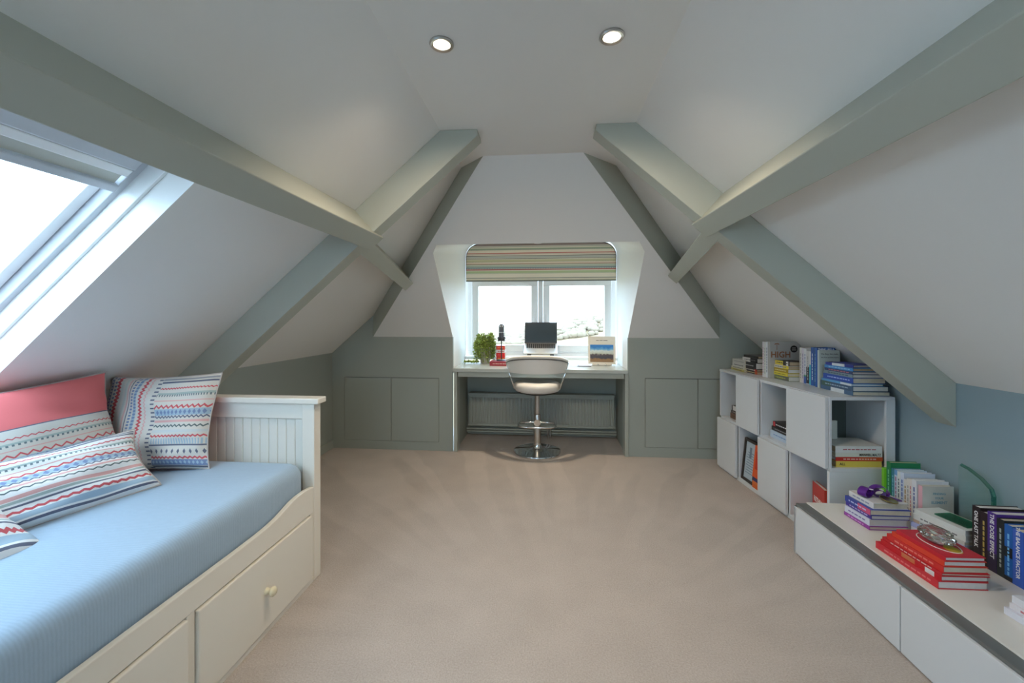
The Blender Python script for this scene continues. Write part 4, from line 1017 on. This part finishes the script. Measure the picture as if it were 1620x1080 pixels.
# dark hardbacks near the camera
row([dict(label='black book with white title ONE LAST TALK standing first in the dark row', t=.030, h=.215, d=.155, cover=(34, 26, 32), title='ONE LAST TALK', tsize=.019, tpos=.10, bands=((.03, .30, (30, 26, 30)),), pages=M_PAPERW),
     dict(label='black book with gold lettering standing second in the dark row', t=.026, h=.205, d=.15, cover=(38, 22, 30), mark=(196, 172, 90), pages=M_PAPERW),
     dict(label='purple book titled THE DOSE EFFECT standing in the dark row', t=.032, h=.218, d=.155, cover=(74, 38, 130), title='THE DOSE EFFECT', tsize=.020, tpos=.10, bands=((.0, .32, (40, 24, 60)),), pages=M_PAPERW),
     dict(label='black book with grey lettering standing fourth in the dark row', t=.026, h=.208, d=.15, cover=(26, 36, 40), mark=(170, 178, 170), pages=M_PAPER),
     dict(label='bright blue and black book standing fifth in the dark row', t=.026, h=.200, d=.15, cover=(30, 100, 180), bands=((.42, .60, (22, 28, 36)), (.0, .08, (22, 28, 36))), mark=(120, 190, 236), pages=M_PAPER),
     dict(label='blue book titled THE BALANCE FACTOR standing in the dark row', t=.034, h=.196, d=.15, cover=(58, 98, 190), title='THE BALANCE FACTOR', tsize=.017, tpos=.10, pages=M_PAPER),
     dict(label='royal blue book standing last in the dark row at the frame edge', t=.028, h=.192, d=.15, cover=(50, 86, 186), pages=M_PAPER),
     dict(label='navy book standing beyond the royal blue one in the dark row', t=.028, h=.190, d=.15, cover=(24, 34, 70), pages=M_PAPER)], (1.650, 1.772, BZ), (-.03, -1), 'dark row on the bench', -1)
stack([dict(label='white notebook at the bottom of the small near stack', t=.022, h=.20, d=.15, cover=(222, 224, 236), r=0, pages=M_PAPERW),
       dict(label='white book with red print in the middle of the small near stack', t=.018, h=.19, d=.15, cover=(228, 226, 232), mark=(200, 120, 130), r=1, dx=.012, pages=M_PAPERW),
       dict(label='white book on top of the small near stack', t=.022, h=.19, d=.15, cover=(226, 228, 236), r=0, dx=.018, pages=M_PAPERW)], (1.455, 1.360, BZ), 2, 'small white stack on the bench', 14)
# curved green glass award
aw = empty('glass_award', (1.796, 1.912, BZ), (0, 0, R(2)), 'curved green edged glass award standing against the right wall', 'award')
prof = [(.065, .018), (-.066, .018), (-.066, .22), (-.058, .245), (-.02, .275), (.03, .297), (.065, .303)]
MB().prism([(y_, z_) for y_, z_ in prof], 'x', -.008, .008).build('glass_plate', glass_mat('pale_green_glass', (0.90, 0.97, 0.95), .05), aw)
ed = MB(); ed.tube([(0, y_, z_) for y_, z_ in [(-.066, .018), (-.066, .22), (-.058, .245), (-.02, .275), (.03, .297), (.06, .303)]], .0075, 6); ed.build('bevelled_edge', glass_mat('green_glass_edge', (0.42, 0.74, 0.66), .12), aw)
MB().box(-.025, .025, -.075, .075, 0, .018).build('foot', glass_mat('green_glass_foot', (0.45, 0.75, 0.68), .1), aw, bevel=.003)

# ------------------------------------------------------------------ things on the desk
DZ = 0.7505
ls = empty('laptop_stand', (-0.065, 4.10, DZ), label='low metal laptop riser on the desk', cat='stand')
MB().box(-.12, .12, -.11, .11, 0, .006).build('foot_plate', M_STEEL, ls, bevel=.002)
for x_ in (-.10, .10): MB().tube([(x_, .09, .006), (x_, .02, .10), (x_, .085, .155)], .006, 8).build('arm', M_STEEL, ls)
MB().add([(-.13, -.098, .090), (.13, -.098, .090), (.13, .09, .172), (-.13, .09, .172), (-.13, -.098, .094), (.13, -.098, .094), (.13, .09, .176), (-.13, .09, .176)], [(3, 2, 1, 0), (4, 5, 6, 7), (0, 1, 5, 4), (1, 2, 6, 5), (2, 3, 7, 6), (3, 0, 4, 7)]).build('tray', M_STEEL, ls)
tl_ = math.atan2(.082, .188)
lp = empty('laptop', (-0.065, 4.10-.098, DZ+.0955), (tl_, 0, 0), 'open silver laptop with a dark screen on the riser', 'laptop')
SIL = mat('silver_aluminium', (0.62, 0.60, 0.57), .35, .6)
MB().box(-.163, .163, .0, .215, 0, .014).build('base', SIL, lp, bevel=.003)
kb = MB()
for r_ in range(5):
    for c_ in range(14):
        x_ = -.142+c_*.0204; y_ = .105+r_*.0195; kb.box(x_+.0015, x_+.0185, y_+.001, y_+.0165, .014, .0156)
tag(kb.build('keyboard_keys', M_BLACK, lp), kind='stuff')
MB().box(-.05, .05, .015, .085, .0141, .0145).build('touchpad', mat('grey_touchpad', (0.5, .49, .46), .3), lp, bevel=.0001)
for x_ in (-.11, .11): MB().box(x_-.018, x_+.018, -.006, .004, -.006, .004).build('stop_foot', M_BLACK, lp)
scr = MB().box(-.163, .163, -.005, .0, 0, .213).build('lid', mat('dark_lid_edge', (.05, .05, .055), .4), lp, bevel=.002)
scr.location = (0, .213, .013); scr.rotation_euler = (-tl_-R(8), 0, 0)
MB().box(-.155, .155, -.0058, -.0052, .012, .206).build('screen', mat('dark_glossy_screen', (0.035, 0.05, 0.06), .12), scr)
# calendar
ca = empty('picture_calendar', (0.515, 3.985, DZ), (R(-8), 0, R(-4)), 'cream desk calendar with a landscape photo leaning by the window', 'calendar')
MB().box(-.128, .128, 0, .006, .012, .275).build('card', paint((226, 216, 200), .7), ca, bevel=.001)
cmt, nt, b = new_mat('landscape_print')
tc = nt.nodes.new('ShaderNodeTexCoord'); sx = nt.nodes.new('ShaderNodeSeparateXYZ'); nt.links.new(tc.outputs['Generated'], sx.inputs[0])
nz = nt.nodes.new('ShaderNodeTexNoise'); nz.inputs['Scale'].default_value = 7; nz.inputs['Detail'].default_value = 6; nt.links.new(tc.outputs['Generated'], nz.inputs['Vector'])
ad = nt.nodes.new('ShaderNodeMath'); ad.operation = 'MULTIPLY_ADD'; nt.links.new(nz.outputs['Fac'], ad.inputs[0]); ad.inputs[1].default_value = .30; nt.links.new(sx.outputs[2], ad.inputs[2])
rp = nt.nodes.new('ShaderNodeValToRGB'); nt.links.new(ad.outputs[0], rp.inputs[0])
els = rp.color_ramp.elements; els[0].position = 0.0; els[0].color = (*srgb(120, 96, 60), 1); els[1].position = 1.0; els[1].color = (*srgb(40, 120, 190), 1)
for p_, c_ in ((.30, (150, 110, 66)), (.38, (60, 60, 72)), (.58, (84, 70, 70)), (.64, (190, 190, 170)), (.78, (206, 214, 210)), (.88, (110, 170, 205))):
    e_ = els.new(p_); e_.color = (*srgb(*c_), 1)
nt.links.new(rp.outputs[0], b.inputs['Base Color']); b.inputs['Roughness'].default_value = .4
MB().box(-.108, .108, -.0008, 0, .03, .195).build('photo_print', cmt, ca)
cp = MB()
for a_, c_ in ((-.052, -.026), (-.019, .008), (.015, .054)): cp.box(a_, c_, -.0004, 0, .233, .2385)
cp.build('heading_print', paint((90, 84, 80), .6), ca)
for x_ in (-.035, .035): MB().lathe([(.001, 0), (.008, 0), (.008, .006), (.005, .012), (.001, .013)], 12, (x_, -.012, .0)).build('foot_peg', M_CHROME, ca, smooth=50)
MB().box(-.09, .09, -.012, .05, 0, .012).build('ledge', paint((222, 214, 202), .6), ca, bevel=.002)
for k, (w_, d_, dx_) in enumerate(((.125, .10, 0), (.115, .085, .006))):
    pp = tag(MB().box(-w_/2, w_/2, -d_/2, d_/2, 0, .004).build('paper_pad', paint((232, 232, 240) if k else (120, 122, 136), .6), bevel=.0008), ('small grey notebook under the white pad on the desk', 'white note pad on top of the grey notebook on the desk')[k], 'notepad')
    pp.location = (.345+dx_, 3.915, DZ+.0045*k); pp.rotation_euler = (0, 0, R(-6+5*k))
# red book lying flat, microphone on it
rbk = book('thick dark red book lying flat under the microphone stand', .040, .185, .155, (150, 40, 52), (-.445, 3.845, DZ), 90, title=None, mark=(226, 190, 180), group='red books on the desk', pages=M_PAPERW)
mc = empty('microphone', (-.437, 3.945, DZ+.0405), label='black studio microphone on a round desk stand', cat='microphone')
MB().lathe([(.001, 0), (.050, 0), (.051, .004), (.046, .009), (.012, .013), (.001, .013)], 32).build('stand_base', paint((58, 68, 82), .3), mc, smooth=50)
MB().tube([(0, 0, .01), (0, 0, .20)], .0055, 10).build('pole', M_BLACK, mc, smooth=50)
MB().lathe([(.006, .105), (.010, .105), (.010, .118), (.006, .118)], 14).build('pole_clamp', M_BLACK, mc, smooth=40)
MB().lathe([(.001, .19), (.016, .19), (.024, .20), (.026, .215), (.026, .33), (.022, .343), (.012, .349), (.001, .35)], 26).build('capsule_body', mat('graphite_mesh', (.10, .11, .13), .45, .5, var=.3, scale=200), mc, smooth=50)
MB().lathe([(.027, .268), (.0275, .268), (.0275, .274), (.027, .274)], 26).build('grille_band', M_STEEL, mc)
for sg in (-1, 1): MB().box(sg*.010-.004, sg*.010+.004, -.0275, -.022, .322, .338).build('logo_dot', paint((220, 224, 228), .4), mc, bevel=.001)
MB().tube([(.040*math.cos(2*PI*k/20), .040*math.sin(2*PI*k/20), .215) for k in range(20)], .004, 8, closed=True).build('shock_ring', M_BLACK, mc, smooth=60)
MB().tube([(.034*math.cos(2*PI*k/20), .034*math.sin(2*PI*k/20), .192) for k in range(20)], .004, 8, closed=True).build('shock_ring', M_BLACK, mc, smooth=60)
for k in range(4):
    a = R(45+90*k); MB().tube([(.040*math.cos(a), .040*math.sin(a), .228), (.036*math.cos(a), .036*math.sin(a), .185)], .004, 6).build('shock_arm', M_BLACK, mc)
stack([dict(label='crimson book at the bottom of the upright red pile by the plant', t=.030, h=.085, d=.13, cover=(190, 40, 52), mark=(236, 200, 190), r=0),
       dict(label='scarlet book with yellow print second in the red pile by the plant', t=.034, h=.085, d=.13, cover=(210, 60, 44), mark=(240, 210, 90), r=1),
       dict(label='bright red book third in the red pile by the plant', t=.040, h=.085, d=.13, cover=(226, 36, 30), mark=(250, 120, 110), r=0),
       dict(label='white and red book second from top of the red pile by the plant', t=.030, h=.085, d=.13, cover=(226, 222, 220), mark=(190, 60, 60), r=0, pages=M_PAPERW),
       dict(label='orange red book on top of the red pile by the plant', t=.040, h=.085, d=.13, cover=(214, 62, 40), mark=(240, 150, 100), r=1)], (-.458, 4.055, DZ), 90, 'red books on the desk', 15)
# trailing plant
pl = empty('potted_plant', (-.615, 4.075, DZ), label='trailing green plant in a small pot at the left of the desk', cat='plant')
MB().lathe([(.001, 0), (.045, 0), (.058, .10), (.060, .16), (.056, .16), (.050, .14), (.001, .14)], 24).build('pot', paint((190, 184, 170), .6), pl, smooth=50)
rnd = random.Random(21); lf = MB(); stm = MB()
def leaf(p, s_, dirv):
    d = Vector(dirv).normalized(); sd = d.cross(Vector((rnd.uniform(-1, 1), rnd.uniform(-1, 1), rnd.uniform(-1, 1)))).normalized(); nn = d.cross(sd)
    p = Vector(p)
    lf.add([tuple(p), tuple(p+d*s_*.5+sd*s_*.36+nn*s_*.1), tuple(p+d*s_), tuple(p+d*s_*.5-sd*s_*.36+nn*s_*.1)], [(0, 1, 2), (0, 2, 3)])
for k in range(120):
    a = rnd.uniform(0, 2*PI); r0 = rnd.uniform(.01, .05); R1 = rnd.uniform(.05, .115)
    if abs(math.sin(a)) > .5: R1 = min(R1, .09)
    top_z = rnd.uniform(.20, .315); path = []
    for i in range(9):
        t = i/8; rr = r0+(R1-r0)*min(1, t*1.5)
        z = .15+(top_z-.15)*math.sin(min(t*2.2, 1)*PI/2)-(max(0, t-.35)/.65)**1.3*(top_z-rnd.uniform(.0, .12))
        path.append((rr*math.cos(a+t*.5), rr*math.sin(a+t*.5), max(.006, z)))
    stm.tube(path, .0012, 4)
    for i in range(1, 9):
        for q_ in range(3):
            p0, p1 = path[i-1], path[i]; t = rnd.random()
            leaf([p0[j]+(p1[j]-p0[j])*t for j in range(3)], rnd.uniform(.014, .026), (math.cos(a)+rnd.uniform(-.9, .9), math.sin(a)+rnd.uniform(-.9, .9), rnd.uniform(-.7, .6)))
for k in range(14):      # sprays lying on the desk to the left
    x0_ = -.05; path = [(x0_-.02*i+rnd.uniform(-.006, .006), -.05+rnd.uniform(-.035, .035), .012+.01*rnd.random()) for i in range(8)]
    for i in range(1, 8):
        for q_ in range(4): leaf(path[i], rnd.uniform(.012, .022), (rnd.uniform(-1, 1), rnd.uniform(-1, 1), rnd.uniform(-.1, .7)))
    stm.tube(path, .001, 4)
lm = mat('small_green_leaves', srgb(156, 176, 84), .5, var=.45, scale=60)
tag(lf.build('foliage', lm, pl, recalc=False), kind='stuff'); tag(stm.build('stems', paint((104, 112, 60), .7), pl), kind='stuff')
